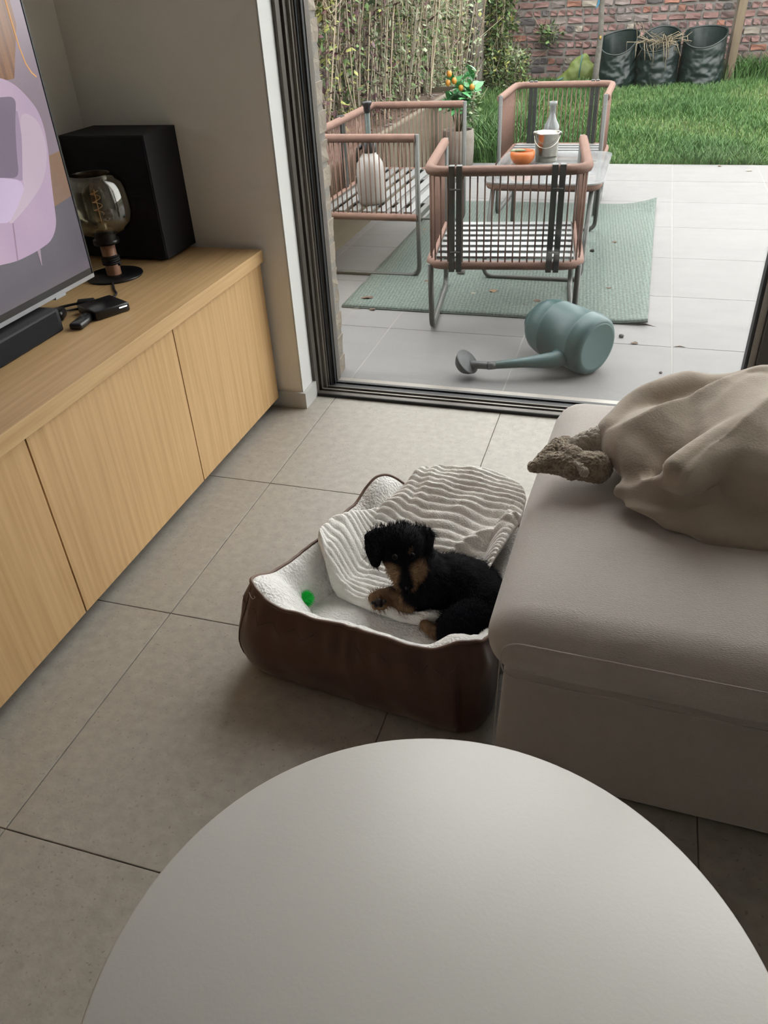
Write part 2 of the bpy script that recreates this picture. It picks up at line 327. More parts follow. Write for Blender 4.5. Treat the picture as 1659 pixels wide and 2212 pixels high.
pic('picture_pillow', scr('screen_pillow', (.20, .14, .22), .75, col2=(.26, .19, .27)), [(1.3, 1.075), (1.598, 1.071), (1.650, 1.066), (1.622, 1.019), (1.596, .952), (1.583, .906), (1.524, .92), (1.3, .95)], 7, True)
pic('picture_seat', scr('screen_seat', (.66, .52, .72), .8, col2=(.55, .42, .60)), [(1.3, .95), (1.524, .92), (1.581, .903), (1.591, .885), (1.549, .849), (1.507, .825), (1.481, .832), (1.3, .86)], 8, True)
pic('picture_seam', scr('screen_seam', (.42, .28, .38), .7), [(1.518, .822), (1.5215, .822), (1.500, .742), (1.497, .742)], 9)
pic('picture_leg', scr('screen_leg', (.45, .34, .40), .7), [(1.572, .743), (1.582, .744), (1.572, .708)], 9)
# soundbar in front of the television
sbar = thing('soundbar', 'long black soundbar lying under the television screen', 'soundbar', (-1.40, .98, CT))
B('body', M['black'], sbar, (.0, 0, .029), (.112, 1.13, .058), bev=.006)
B('grille', mat('grille_cloth', (.004, .005, .009), .9, bump=.3, bscale=900), sbar, (.0565, 0, .029), (.002, 1.10, .046))
# subwoofer
sub = thing('subwoofer', 'tall black subwoofer box standing in the corner behind the lamp', 'subwoofer', (-1.508, 2.19, CT))
B('cabinet', M['black'], sub, (0, 0, .182), (.284, .178, .348), bev=.002)
B('grille', mat('subwoofer_cloth', (.003, .004, .008), .9, bump=.3, bscale=700), sub, (0, -.0905, .182), (.276, .003, .338))
for x in (-.11, .11):
    for y in (-.06, .06): MB().lathe([(0, 0), (.012, 0), (.012, .008), (0, .008)], 10, (x, y, 0)).build('foot', M['black_g'], sub)
# table lamp with smoked glass shade
M['smoke'] = glass_mat('smoked_glass', (.80, .78, .71), .95, ior=1.7)
M['bulbglass'] = glass_mat('amber_bulb_glass', (.95, .91, .82), .9, ior=1.4)
M['wood_lamp'] = mat('red_brown_wood', (.30, .15, .09), .45, var=.3, scale=20, stretch=(3, 3, .5))
lamp = thing('table_lamp', 'table lamp with round smoked glass shade and wooden stem', 'lamp', (-1.462, 1.952, CT))
MB().lathe([(0, 0), (.081, 0), (.083, .003), (.082, .006), (0, .007)], 48).build('base', M['black_g'], lamp)
st = MB().lathe([(.021, .007), (.021, .10), (0, .10)], 20).build('stem', M['wood_lamp'], lamp)
cd = MB(); cd.tube([(.0235*math.cos(t), .0235*math.sin(t), .035+.026*t/(2*PI*4)) for t in np.linspace(0, 2*PI*4, 80)], .0034, 6); cd.build('cord_wrap', M['black'], st)
MB().lathe([(0, .096), (.036, .096), (.037, .102), (.036, .108), (.029, .109), (.03, .122), (.024, .124), (.024, .135), (0, .135)], 32).build('collar', M['black_g'], lamp)
sh = [(.028, .124), (.05, .126), (.074, .138), (.087, .158), (.0915, .183), (.090, .215), (.086, .245), (.080, .263), (.068, .276), (.055, .283), (.052, .281), (.066, .272), (.077, .26), (.083, .244), (.0875, .215), (.089, .183), (.085, .16), (.073, .141), (.05, .1295), (.028, .127)]
MB().lathe(sh, 48).build('shade', M['smoke'], lamp)
bulb = MB().lathe([(.012, .135), (.016, .15), (.032, .168), (.034, .20), (.034, .235), (.027, .25), (.012, .258), (0, .26)], 28).build('bulb', M['bulbglass'], lamp)
M['filament'] = mat('filament', (.75, .38, .14), .4, emit=.22)
fl = MB(); fl.tube([((.012)*math.cos(t), .012*math.sin(t), .175+.065*t/(2*PI*3)) for t in np.linspace(0, 2*PI*3, 60)], .0009, 5); fl.tube([(0, 0, .15), (0, 0, .242)], .0012, 5); fl.build('filament', M['filament'], bulb)
MB().lathe([(.012, .134), (.012, .15), (.008, .152), (0, .152)], 14).build('socket', M['white_lamp'], bulb)
cab = MB().tube(rounded([(-1.425, 1.885, CT+.004), (-1.385, 1.83, CT+.004), (-1.355, 1.80, CT+.004), (-1.352, 1.765, CT+.004), (-1.385, 1.72, CT+.006)], .03), .0032, 8).build('lamp_cable', M['black'])
tag(cab, 'thin black cable running from the lamp foot to the media box', 'cable')
# media box with a small light, remote, cables
R = Matrix.Rotation(math.radians(-27), 4, 'Z')
mb_ = thing('media_box', 'flat square black media box with a small white light', 'media box', (-1.315, 1.677, CT), math.radians(-27))
B('case', M['black_g'], mb_, (0, 0, .0125), (.098, .098, .023), bev=.004)
B('status_light', mat('status_light', (.9, .95, 1), .4, emit=3.), mb_, (.0495, .030, .016), (.0015, .022, .0025))
plug = MB().box((-1.385, 1.70, CT+.014), (.045, .03, .014), Matrix.Rotation(.5, 4, 'Z'), bev=.004); plug.tube(rounded([(-1.40, 1.69, CT+.014), (-1.43, 1.665, CT+.013), (-1.46, 1.60, CT+.012)], .02), .0035, 8)
tag(plug.build('plug_cable', M['black']), 'black plug and cable at the back of the media box', 'cable')
adp = thing('power_adapter', 'small black adapter lying between soundbar and media box', 'adapter', (-1.405, 1.61, CT), .4)
B('case', M['black_g'], adp, (0, 0, .013), (.03, .05, .026), bev=.008)
MB().tube(rounded([(.0, .025, .012), (.01, .045, .006), (.035, .06, .004), (.05, .058, .006)], .01), .0022, 6).build('cord', M['black'], adp)
rem = thing('remote_control', 'small black remote lying at the end of the soundbar', 'remote', (-1.318, 1.587, CT), .15)
B('case', M['black_g'], rem, (0, 0, .009), (.034, .085, .017), bev=.006)
for i in range(4): MB().lathe([(0, .0165), (.004, .0165), (.004, .018), (0, .018)], 8, ((i % 2-.5)*.012, (i//2)*.014+.01, 0)).build('button', M['black'], rem)

# ================================================================ soft things: merged blobs as one skin
def blob(prims, voxel, name, smooth=6, fac=.5):
    mb = MB()
    for p in prims:
        if p[0] == 'e':
            _, c, r, *rot = p; s = MB().sphere((0, 0, 0), r, 20); R = (rot[0] if rot else Matrix.Identity(4)).to_3x3()
            mb.add([Vector(c)+R@Vector(v) for v in s.v], s.f)
        else:
            _, pts, rs = p; P = [Vector(q) for q in pts]
            if not hasattr(rs, '__len__'): rs = [rs]*len(P)
            for i in range(len(P)): mb.sphere(P[i], rs[i], 14)
            for i in range(len(P)-1): mb.tube([P[i], P[i+1]], [rs[i], rs[i+1]], 14)
    me = mb.mesh('tmp', M['black']); o = bpy.data.objects.new('tmp', me); COL.objects.link(o)
    bm = bmesh.new(); bm.from_mesh(me); bmesh.ops.recalc_face_normals(bm, faces=bm.faces); bm.to_mesh(me); bm.free()
    r = o.modifiers.new('r', 'REMESH'); r.mode = 'VOXEL'; r.voxel_size = voxel
    if smooth: s = o.modifiers.new('s', 'SMOOTH'); s.iterations = smooth; s.factor = fac
    dg = bpy.context.evaluated_depsgraph_get(); ev = bpy.data.meshes.new_from_object(o.evaluated_get(dg)); ev.name = name
    bpy.data.objects.remove(o); ev.materials.clear()
    ev.polygons.foreach_set('use_smooth', [True]*len(ev.polygons)); return ev
def warp(me, fn):
    n = len(me.vertices); nb = np.empty(n*3, np.float32); me.vertex_normals.foreach_get('vector', nb); cb_ = np.empty(n*3, np.float32); me.vertices.foreach_get('co', cb_)
    nb = nb.reshape(-1, 3).tolist(); cb_ = cb_.reshape(-1, 3).tolist()
    out = np.array([tuple(fn(Vector(c), Vector(q))) for c, q in zip(cb_, nb)], np.float32); me.vertices.foreach_set('co', out.ravel()); me.update()

# ================================================================ ottoman
M['sofa'] = mat('cream_linen', (.455, .412, .378), .82, var=.03, scale=40, stretch=(1, 5, 1), bump=.3, bscale=230, bstretch=(1, 4, 3), sheen=.55, spec=.3)
ot = thing('ottoman', 'large cream linen ottoman with a thick padded seat', 'ottoman', (.468, 1.29, 0), math.radians(-2))
def soft_box(c, d, r, bulge, seg=10, flare=0.):
    bm = bmesh.new(); bmesh.ops.create_cube(bm, size=1); bmesh.ops.scale(bm, vec=d, verts=bm.verts)
    bmesh.ops.bevel(bm, geom=list(bm.edges), offset=r, segments=5, profile=.5, affect='EDGES')
    big = [e for e in bm.edges if e.calc_length() > .12]; bmesh.ops.subdivide_edges(bm, edges=big, cuts=seg, use_grid_fill=True)
    for v in bm.verts:
        a, b_, e = v.co.x/d[0]*2, v.co.y/d[1]*2, v.co.z/d[2]*2
        q = lambda t: max(0, 1-t*t)
        if e > 0: v.co.z += bulge*(1-abs(a)**3.2)*(1-abs(b_)**1.8)*e
        k_ = min(bulge, .012); v.co.x += math.copysign(k_*.45*q(b_)*q(e), a)*abs(a)**4; v.co.y += math.copysign(k_*.45*q(a)**.3*q(e), b_)*abs(b_)**4
        v.co.y += flare*math.copysign(abs(b_)**3, b_)*(-e)*.5; v.co.x += flare*math.copysign(abs(a)**3, a)*(-e)*.5
        v.co += Vector((0, 0, .004*noise.noise(v.co*6)))
    for v in bm.verts: v.co += Vector(c)
    for q in bm.faces: q.smooth = True
    return bm
link('cushion', bm_mesh(soft_box((0, 0, .346), (1.215, .83, .128), .062, .047), 'cushion', M['sofa']), ot)
link('base', bm_mesh(soft_box((.004, .012, .158), (1.175, .775, .30), .02, .003, flare=.012), 'base', M['sofa']), ot)
pp = rounded([(-.575, -.413, .302), (-.575, -.413, .380), (.575, -.413, .380), (.575, -.413, .302)], .035, 8, True)
MB().tube([p+Vector((0, -.0024, 0)) for p in pp], .0014, 6, True).build('front_seam', M['sofa'], ot)
MB().tube([(-.590, -.376, .02), (-.584, -.373, .30)], .0012, 6).build('skirt_seam', M['sofa'], ot)
for x in (-.5, .5):
    for y in (-.32, .32): B('foot', M['black'], ot, (x, y, .01), (.05, .05, .02))
OX = Vector((.47, 1.27, 0))
# beige fleece blanket heaped on the ottoman
M['fleece'] = mat('beige_fleece', (.3597, .3006, .2418), .95, var=.06, scale=25, bump=.12, bscale=260, sheen=.35, spec=.1)
Z0 = .440
def el(px, py, z, r, *rot): return ('e', at(px, py, z), r, *rot)
def cp(l, r): return ('c', [at(*q) for q in l], r)
RZ = lambda a: Matrix.Rotation(math.radians(a), 4, 'Z')
prims = [el(1600, 960, .50, (.17, .16, .085), RZ(-10)), el(1460, 960, .50, (.12, .11, .07), RZ(25)), el(1390, 985, .49, (.075, .10, .055), RZ(10)), el(1700, 960, .52, (.2, .2, .10)),
         cp([(1340, 1060, .47), (1420, 1075, .475), (1510, 1070, .485), (1600, 1020, .50), (1700, 960, .51)], [.026, .03, .034, .03, .03]),
         cp([(1350, 1092, .462), (1425, 1110, .465), (1500, 1095, .47), (1590, 1060, .48), (1720, 1030, .49)], [.015, .018, .022, .026, .03]),
         cp([(1435, 1128, .456), (1520, 1130, .462), (1600, 1090, .475), (1720, 1060, .48)], [.012, .022, .028, .03]),
         el(1650, 1125, .46, (.14, .055, .035), RZ(-8)), el(1560, 1140, .458, (.09, .035, .022), RZ(-10)), el(1760, 1100, .47, (.15, .09, .05)),
         cp([(1330, 940, .50), (1400, 880, .52), (1500, 850, .54), (1620, 850, .55), (1720, 850, .55)], [.03, .035, .04, .045, .05]),
         cp([(1450, 1010, .545), (1540, 950, .565), (1640, 900, .585), (1720, 880, .59)], [.02, .024, .028, .03]),
         cp([(1390, 1040, .50), (1480, 1035, .53), (1570, 985, .555), (1660, 930, .575)], [.018, .022, .022, .024])]
fb = blob(prims, .0055, 'beige_blanket', 14)
fb.materials.append(M['fleece'])
def fold(co, n):
    a_ = co.x*.55+co.y*.83; b_ = -co.x*.83+co.y*.55
    r1 = 1-abs(noise.noise(Vector((b_*8+.9*noise.noise(co*4), a_*2.2, co.z*3)))); r2 = noise.noise(Vector((b_*17, a_*4+2, co.z*6+4)))
    w = (r1**2-.55)*.028+r2*.006
    co = co+n*w; lim = Z0+.002
    return Vector((co.x, co.y, max(co.z, lim)))
warp(fb, fold)
bl = link('blanket', fb); tag(bl, 'beige fleece blanket heaped on the cream ottoman', 'blanket')
# sherpa throw corner poking out from under the fleece
M['sherpa_b'] = mat('tan_sherpa', (.3009, .2387, .1720), .95, var=.25, scale=120, bump=.9, bscale=160, sheen=.4, spec=.1)
M['sherpa_w'] = mat('cream_sherpa', (.5361, .4773, .3935), .95, var=.15, scale=120, bump=.9, bscale=150, sheen=.4, spec=.1)
th = thing('sherpa_throw', 'curly tan sherpa throw with cream underside poking out from the fleece blanket', 'throw', (-.06, 1.33, Z0))
o3 = Vector((-.06, 1.33, Z0))
def loc(prs, o): return [(p[0], p[1]-o, *p[2:]) if p[0] == 'e' else (p[0], [q-o for q in p[1]], p[2]) for p in prs]
e1 = blob(loc([cp([(1152, 1008, .468), (1190, 1000, .468), (1235, 1005, .472), (1290, 1010, .474)], [.012, .021, .026, .030]), cp([(1168, 990, .475), (1205, 965, .48), (1222, 955, .482)], [.010, .018, .013]), cp([(1215, 975, .478), (1240, 985, .485), (1235, 1020, .47)], [.018, .02, .016])], o3), .0028, 'fold', 3)
def curly(k):
    def fn(co, n): return co+n*(noise.noise(co*260)*k+noise.noise(co*110)*k*.5)
    return fn
warp(e1, curly(.003)); e1.materials.append(M['sherpa_b']); link('tan_fold', e1, th)
e2 = blob(loc([cp([(1232, 962, .485), (1265, 952, .49), (1310, 945, .495)], [.012, .02, .028]), cp([(1245, 1000, .487), (1262, 1020, .478)], [.008, .010])], o3), .0028, 'fold', 3)
warp(e2, curly(.003)); e2.materials.append(M['sherpa_w']); link('cream_fold', e2, th)

# ================================================================ round coffee table
M['table'] = mat('white_laminate', (.5109, .4914, .4602), .42, var=.015, scale=6, bump=.02, bscale=200)
add_specks(M['table'], (.2, .17, .14), 90, .80, .7)
ct = thing('coffee_table', 'round white coffee table with a plain matt top', 'table', (-.0967, .3279, 0))
R_ = .352
MB().lathe([(0, .378), (R_-.012, .378), (R_-.004, .380), (R_, .385), (R_, .394), (R_-.002, .398), (R_-.005, .400), (0, .400)], 128).build('tabletop', M['table'], ct)
MB().lathe([(0, .005), (.19, .005), (.20, .012), (.19, .02), (.05, .025), (.035, .04), (.032, .35), (.06, .378), (0, .378)], 48).build('pedestal', M['table'], ct)
cb = MB().tube([(-.0967+.12+.03*math.cos(t)+.004*t, .3279-.02+.02*math.sin(t), .4006) for t in np.linspace(.2, 3.3, 16)], .00035, 4).build('hair', mat('stray_hair', (.25, .22, .2), .6, var=.1)); tag(cb, 'single stray hair lying on the white table top', 'hair')
# ================================================================ dog bed
Q = [Vector((-.722, 1.055)), Vector((-.158, .985)), Vector((-.150, 1.56)), Vector((-.545, 1.585))]   # FL, FR, BR, BL on the floor
def quad(s, t): return (Q[0]*(1-s)+Q[1]*s)*(1-t)+(Q[3]*(1-s)+Q[2]*s)*t
def rrect(inset, rad, n):                           # rounded loop in the bed's own square, n points, starts mid-front going left
    P = rounded([(.5, 0, 0), (0, 0, 0), (0, 1, 0), (1, 1, 0), (1, 0, 0), (.5, 0, 0)], rad, 8)
    P = resample(P, .002); L = len(P); out = []
    for i in range(n):
        p = P[int(i*(L-1)/n)]; out.append((.5+(p.x-.5)*(1-inset), .5+(p.y-.5)*(1-inset)))
    return out
def corner(s, t):                                   # 1 at the four corners, 0 at mid-sides
    a = max(0, min(1, (abs(s-.5)*2-.55)/.4)); b = max(0, min(1, (abs(t-.5)*2-.55)/.4)); q = a*b; return q*q*(3-2*q)
NB = 260
M['bed_b'] = mat('brown_satin_quilting', (.0908, .0451, .0286), .48, var=.12, scale=8, sheen=.25, spec=.4)
M['bed_p'] = mat('brown_piping', (.1400, .0805, .0560), .5, var=.08, scale=30)
M['sherpa'] = mat('white_sherpa_lining', (.88, .865, .83), .95, var=.03, scale=60, bump=.8, bscale=170, sheen=.3, spec=.1)
bed = thing('dog_bed', 'brown quilted dog bed with white sherpa lining', 'dog bed', (-.42, 1.28, 0)); ob = Vector((-.42, 1.28, 0))
def rimz(i, s, t):
    z = .198+.038*corner(s, t)*(0 if s > .6 and t > .5 else 1)-.045*max(0, (s-.75)/.25)*min(1, t/.3)
    z -= .012*math.exp(-((s)**2/.02+(t-.42)**2/.05))             # the left side sags
    return z
def ring(inset, zf, rad=.16, jit=0.):
    out = []
    for i, (s, t) in enumerate(rrect(inset, rad, NB)):
        p = quad(s, t); z = zf(i, s, t)
        if jit: q = noise.noise(Vector((p.x*14, p.y*14, z*10)))*jit; p = p+(p-Vector((-.40, 1.29))).normalized()*q
        out.append(Vector((p.x, p.y, z))-ob)
    return out
def loft(rings, closed=True):
    n = len(rings[0]); v = [p for r in rings for p in r]; f = [(i*n+j, i*n+(j+1) % n, (i+1)*n+(j+1) % n, (i+1)*n+j) for i in range(len(rings)-1) for j in range(n)]
    return v, f
base_rr = rrect(0, .16, NB)
def wrink(i, k):                                    # gathered quilting below the piping
    a = i*2*PI/NB
    return (.0035*math.sin(a*46+math.sin(a*9)*2)*math.exp(-((k-.80)/.14)**2)+.004*noise.noise(Vector((a*6, k*4, 1.)))*1.4)
rings = []
for k in np.linspace(0, 1, 15):                     # outer skin from floor to rim
    ins = .035-.115*math.sin(PI*min(1, k*1.02)**.85)*.55-.02*(1-k)+.050*k*k
    rr = []
    for i, (s, t) in enumerate(rrect(0, .16, NB)):
        q = ins-wrink(i, k)*3-.012*abs(math.sin(i*2*PI/NB*2))*(k > .1); q = max(q, .012) if s > .9 else q
        s2, t2 = .5+(s-.5)*(1-q), .5+(t-.5)*(1-q); p = quad(s2, t2); z = .008+(rimz(i, s, t)-.008)*k
        rr.append(Vector((p.x, p.y, z))-ob)
    rings.append(rr)
v, f = loft(rings); MB().add(v, f, 0, True).build('outer_cover', M['bed_b'], bed)
rimr = rings[-1]
MB().tube([p+Vector((0, 0, .001)) for p in rimr], .0042, 7, True).build('piping', M['bed_p'], bed)
# stitched quilt lines on the front and left
def shell(i, k):
    a = rings[int(k*14)][i % NB]; b = rings[min(14, int(k*14)+1)][i % NB]; p = a.lerp(b, k*14-int(k*14)); c = Vector((0, 0, .1)); n = Vector((p.x, p.y, 0)).normalized(); return p+n*.0012
inn = []
for k, (ins, dz) in enumerate(((.004, .001), (.012, -.001), (.026, -.012), (.044, -.038), (.060, -.072), (.072, -.10), (.080, -.13))):
    rr = []
    for i in range(NB):
        w_ = rimr[i]; d = Vector((-w_.x, -w_.y, 0)).normalized(); s, t = base_rr[i]; p = w_+d*ins*(1+.55*corner(s, t))
        z = max(.055, w_.z+dz-corner(s, t)*.02*max(0, k-2)/3); z += (.0025*noise.noise(Vector((p.x*40, p.y*40, k))) if k > 1 else 0)
        rr.append(Vector((p.x, p.y, z)))
    inn.append(rr)
v, f = loft([rimr]+inn); MB().add(v, f, 0, True).build('lining', M['sherpa'], bed)
# cushion
cush = []
for r_, z in ((1., .05), (1., .066), (.97, .078), (.9, .084), (.7, .088), (.4, .089), (.1, .089), (0.01, .089)):
    cush.append([Vector((quad(.5+(s-.5)*.775*r_, .5+(t-.5)*.775*r_).x, quad(.5+(s-.5)*.775*r_, .5+(t-.5)*.775*r_).y, z+.003*noise.noise(Vector((s*20*r_, t*20*r_, 0)))))-ob for s, t in base_rr])
v, f = loft(cush); MB().add(v, f, 0, True).build('cushion', M['sherpa'], bed)
MB().tube([shell(int(NB*(.125+.0)), k)for k in np.linspace(.02, .98, 12)], .0012, 5).build('corner_seam', M['bed_p'], bed)
for j in range(9):                                  # zigzag quilting stitches below the front rim
    i0 = (10+j*6) if j < 5 else NB-(j-4)*7
    pts = [shell(int(i0+a), .74+.10*abs(((a/3) % 2)-1)) for a in range(0, 7)]
    MB().tube(pts, .0007, 4).build('stitch', M['bed_p'], bed)
thr = MB().tube([at(538, 1279, .225), at(541, 1288, .22), at(546, 1294, .216), at(551, 1291, .217), at(549, 1287, .219)], .0007, 5).build('loose_thread', mat('white_thread', (.8, .8, .8), .7, var=.05)); tag(thr, 'loose white thread on the brown corner of the dog bed', 'thread')
# spiky green ball
M['ballg'] = mat('green_rubber', (.02, .72, .11), .35, var=.15, scale=40, spec=.6)
ball = thing('spiky_ball', 'small bright green spiky rubber ball in the dog bed', 'ball', at(659, 1294, .112))
MB().sphere((0, 0, 0), .0135, 16).build('core', M['ballg'], ball)
sp = MB()
for i in range(260):
    z = 1-2*(i+.5)/260; a = i*2.39996; r = math.sqrt(1-z*z); d = Vector((r*math.cos(a), r*math.sin(a), z)); u, w, _ = basis(d)
    b0 = d*.0128; sp.add([b0+u*.0015, b0-u*.0008+w*.0013, b0-u*.0008-w*.0013, d*.0235], [(0, 1, 3), (1, 2, 3), (2, 0, 3)])
tag(sp.build('spike_coat', M['ballg'], ball), kind='stuff')

# ================================================================ white ribbed blanket
def poly(pts, n): return resample_n([Vector(p) for p in pts], n)
def resample_n(P, n):
    L = [0]
    for a, b in zip(P, P[1:]): L.append(L[-1]+(b-a).length)
    out = []
    for i in range(n):
        t = L[-1]*i/(n-1); k = max(j for j in range(len(L)) if L[j] <= t+1e-9); k = min(k, len(P)-2); out.append(P[k].lerp(P[k+1], (t-L[k])/(L[k+1]-L[k]) if L[k+1] > L[k] else 0))
    return out
def inside_dist(x, y):                              # distance from the bed's edge quad, inside positive
    d = 9
    for a, b in zip(Q, Q[1:]+Q[:1]):
        e = (b-a).normalized(); d = min(d, e.x*(y-a.y)-e.y*(x-a.x))
    return d
def zbed(x, y):
    d = inside_dist(x, y); t = max(0, min(1, (d-.045)/.075)); t = t*t*(3-2*t); return .205*(1-t)+.091*t if d > 0 else .205+d*.8
def zbl(x, y):                                      # how the blanket bridges from the rim down to the cushion
    a, b = Q[2], Q[3]; e = (b-a).normalized(); db_ = e.x*(y-a.y)-e.y*(x-a.x); a, b = Q[1], Q[2]; e = (b-a).normalized(); dr_ = e.x*(y-a.y)-e.y*(x-a.x)
    t = max(0, min(1, (db_-.01)/.27)); t = t*t*(3-2*t)*.35+t*.65; q = max(0, min(1, (dr_-.01)/.16)); q = q*q*(3-2*q)
    return max(zbed(x, y), .222*(1-t)+.094*t, (.135*(1-q)+.09*q) if y > 1.28 else 0)
NU, NV = 190, 190
front = poly([(-.597, 1.282), (-.56, 1.243), (-.50, 1.222), (-.44, 1.205), (-.385, 1.192), (-.33, 1.19), (-.295, 1.205), (-.25, 1.235), (-.215, 1.26)], NU)
left = poly([(-.597, 1.282), (-.606, 1.32), (-.597, 1.36), (-.575, 1.385), (-.542, 1.43), (-.482, 1.52), (-.45, 1.575), (-.425, 1.592)], NV)
right = poly([(-.215, 1.26), (-.20, 1.32), (-.185, 1.39), (-.170, 1.46), (-.168, 1.54), (-.18, 1.575)], NV)
backl = poly([(-.425, 1.592), (-.40, 1.605), (-.33, 1.612), (-.25, 1.608), (-.20, 1.592), (-.18, 1.575)], NU)
V_ = []
for j in range(NV):
    t = j/(NV-1)
    for i in range(NU):
        s = i/(NU-1)
        p = front[i]*(1-t)+backl[i]*t+left[j]*(1-s)+right[j]*s-(front[0]*(1-s)*(1-t)+front[-1]*s*(1-t)+backl[0]*(1-s)*t+backl[-1]*s*t)
        e = min(s, 1-s, t*1., (1-t)); ed = min(1, e/.05); ed = math.sqrt(max(0, 1-(1-ed)**2))
        z = zbl(p.x, p.y)+.012+.02*max(0, t-.55)*2*math.sin(PI*min(1, s*1.1))
        q = p.x*.13+p.y+.02*noise.noise(Vector((p.x*9, p.y*9, 0)))
        rib = abs(math.sin(q*PI/.0150))**.8*(.75+.35*noise.noise(Vector((p.x*60, p.y*60, 2))))
        z += .0075*rib*(.35+.65*ed)
        # bunched folds on the left, one long crease on the right
        lf = max(0, 1-s/.42); dl = s*1.0
        z += .020*lf*(0.5+.5*math.sin((s*6.2+t*1.1+.5*noise.noise(Vector((p.x*12, p.y*12, 5))))*2*PI))*(1-.6*t)
        c = (p.y-1.395)-(p.x+.30)*.55; z += .020*math.exp(-(c/.014)**2)*max(0, min(1, (p.x+.33)/.05))*max(0, min(1, (t-.2)/.2))
        z += .016*math.exp(-((t-.02)/.05)**2)*(.6+.4*math.sin(s*19))
        z += .012*noise.noise(Vector((p.x*16, p.y*16, 9)))
        z = (zbl(p.x, p.y)+.001)*(1-ed)+max(z, zbl(p.x, p.y)+.003)*ed
        V_.append((p.x, p.y, z))
F_ = [(j*NU+i, j*NU+i+1, (j+1)*NU+i+1, (j+1)*NU+i) for j in range(NV-1) for i in range(NU-1)]
M['ribbed'] = mat('white_plush', (.86, .83, .785), .95, var=.03, scale=60, bump=.35, bscale=300, sheen=.4, spec=.1)
wb = MB().add(V_, F_, 0, True).build('ribbed_blanket', M['ribbed'])
so = wb.modifiers.new('thick', 'SOLIDIFY'); so.thickness = .004; so.offset = -1
tag(wb, 'white ribbed plush blanket bunched in the dog bed behind the puppy', 'blanket')

# ================================================================ puppy
DK, TAN = (.007, .007, .009), (.23, .14, .078)
cpd = lambda l, r: ('c', [at(*q) for q in l], r)
PR = [
 ('e', at(868, 1180, .225), (.052, .052, .050)), ('e', at(868, 1198, .215), (.046, .046, .044)),
 cpd([(872, 1215, .205), (876, 1242, .192), (877, 1260, .180)], [.033, .026, .0185]),                       # muzzle
 cpd([(858, 1232, .185), (868, 1258, .172)], [.020, .016]), cpd([(890, 1230, .188), (886, 1256, .174)], [.021, .016]),   # cheeks and beard
 cpd([(848, 1188, .235), (848, 1194, .232)], .014), cpd([(893, 1183, .238), (892, 1190, .234)], .014),          # brows
 cpd([(900, 1215, .185), (925, 1240, .165), (945, 1265, .15)], [.045, .055, .06]),                              # neck
 cpd([(930, 1262, .145), (975, 1252, .150), (1020, 1270, .15), (1050, 1310, .14), (1045, 1345, .13)], [.052, .060, .064, .060, .052]),  # trunk
 cpd([(905, 1270, .135), (890, 1290, .125)], [.042, .034]),                                                     # chest
 cpd([(1030, 1335, .135), (1005, 1345, .130), (985, 1350, .125)], [.052, .048, .040]),                          # thigh
 cpd([(1010, 1372, .12), (975, 1378, .112), (958, 1362, .108)], [.034, .028, .020]),
 cpd([(960, 1372, .103), (938, 1366, .102), (918, 1350, .103)], [.018, .014, .013]),                            # hind foot
 cpd([(905, 1285, .13), (872, 1284, .125), (845, 1283, .123), (828, 1290, .122)], [.030, .022, .018, .017]),    # fore leg
 cpd([(828, 1288, .123), (815, 1297, .122)], [.019, .015]), cpd([(822, 1285, .125), (804, 1292, .122)], [.014, .011]), cpd([(822, 1300, .120), (812, 1309, .116)], [.012, .010]), cpd([(832, 1302, .12), (827, 1311, .115)], [.012, .009]),
 cpd([(910, 1295, .12), (880, 1298, .118), (858, 1300, .116), (872, 1310, .113), (896, 1313, .110)], [.030, .020, .017, .017, .013]),
 # ears, hanging flaps
 cpd([(838, 1152, .245), (812, 1152, .248), (795, 1160, .245)], [.016, .012, .010]), cpd([(812, 1155, .247), (806, 1185, .233), (809, 1212, .220)], [.012, .012, .010]),
 cpd([(795, 1160, .245), (797, 1190, .232), (808, 1218, .218)], [.009, .009, .008]), cpd([(825, 1160, .245), (818, 1195, .232), (814, 1220, .218)], [.011, .010, .008]),
 cpd([(898, 1150, .245), (920, 1148, .245), (932, 1155, .242)], [.016, .012, .009]), cpd([(920, 1150, .244), (922, 1172, .232), (925, 1195, .22)], [.012, .011, .008]), cpd([(932, 1156, .240), (930, 1178, .230), (925, 1196, .22)], [.008, .008, .007]),
]
db = blob(PR, .0042, 'puppy', 5, .45)
tans = [(at(852, 1238, .192), .027), (at(898, 1236, .192), .027), (at(862, 1257, .176), .018), (at(891, 1256, .176), .018), (at(846, 1195, .247), .006), (at(893, 1189, .249), .007), (at(886, 1194, .245), .005),
        (at(818, 1292, .125), .030), (at(800, 1290, .122), .022), (at(862, 1303, .116), .026), (at(880, 1311, .112), .020), (at(925, 1358, .10), .030), (at(945, 1370, .10), .016), (at(845, 1283, .14), .012)]
bridge = [(at(874, 1215, .235), .012), (at(876, 1230, .225), .0095), (at(877, 1243, .213), .008), (at(873, 1205, .24), .015)]
def furcol(p):
    w = 0.
    for c, r in tans:
        d = (p-c).length/r; w = max(w, max(0, min(1, (1.25-d)/.4)))
    for c, r in bridge:
        d = (p-c).length/r; w *= 1-max(0, min(1, (1.4-d)/.5))
    n = .75+.5*(noise.noise(p*120)*.5+.5)
    return tuple((DK[i]*(1-w)+TAN[i]*w)*n for i in range(3))
def paint(me, fn):
    a = me.color_attributes.new('Col', 'FLOAT_COLOR', 'POINT')
    for i, v in enumerate(me.vertices): a.data[i].color = fn(v.co)+(1,)
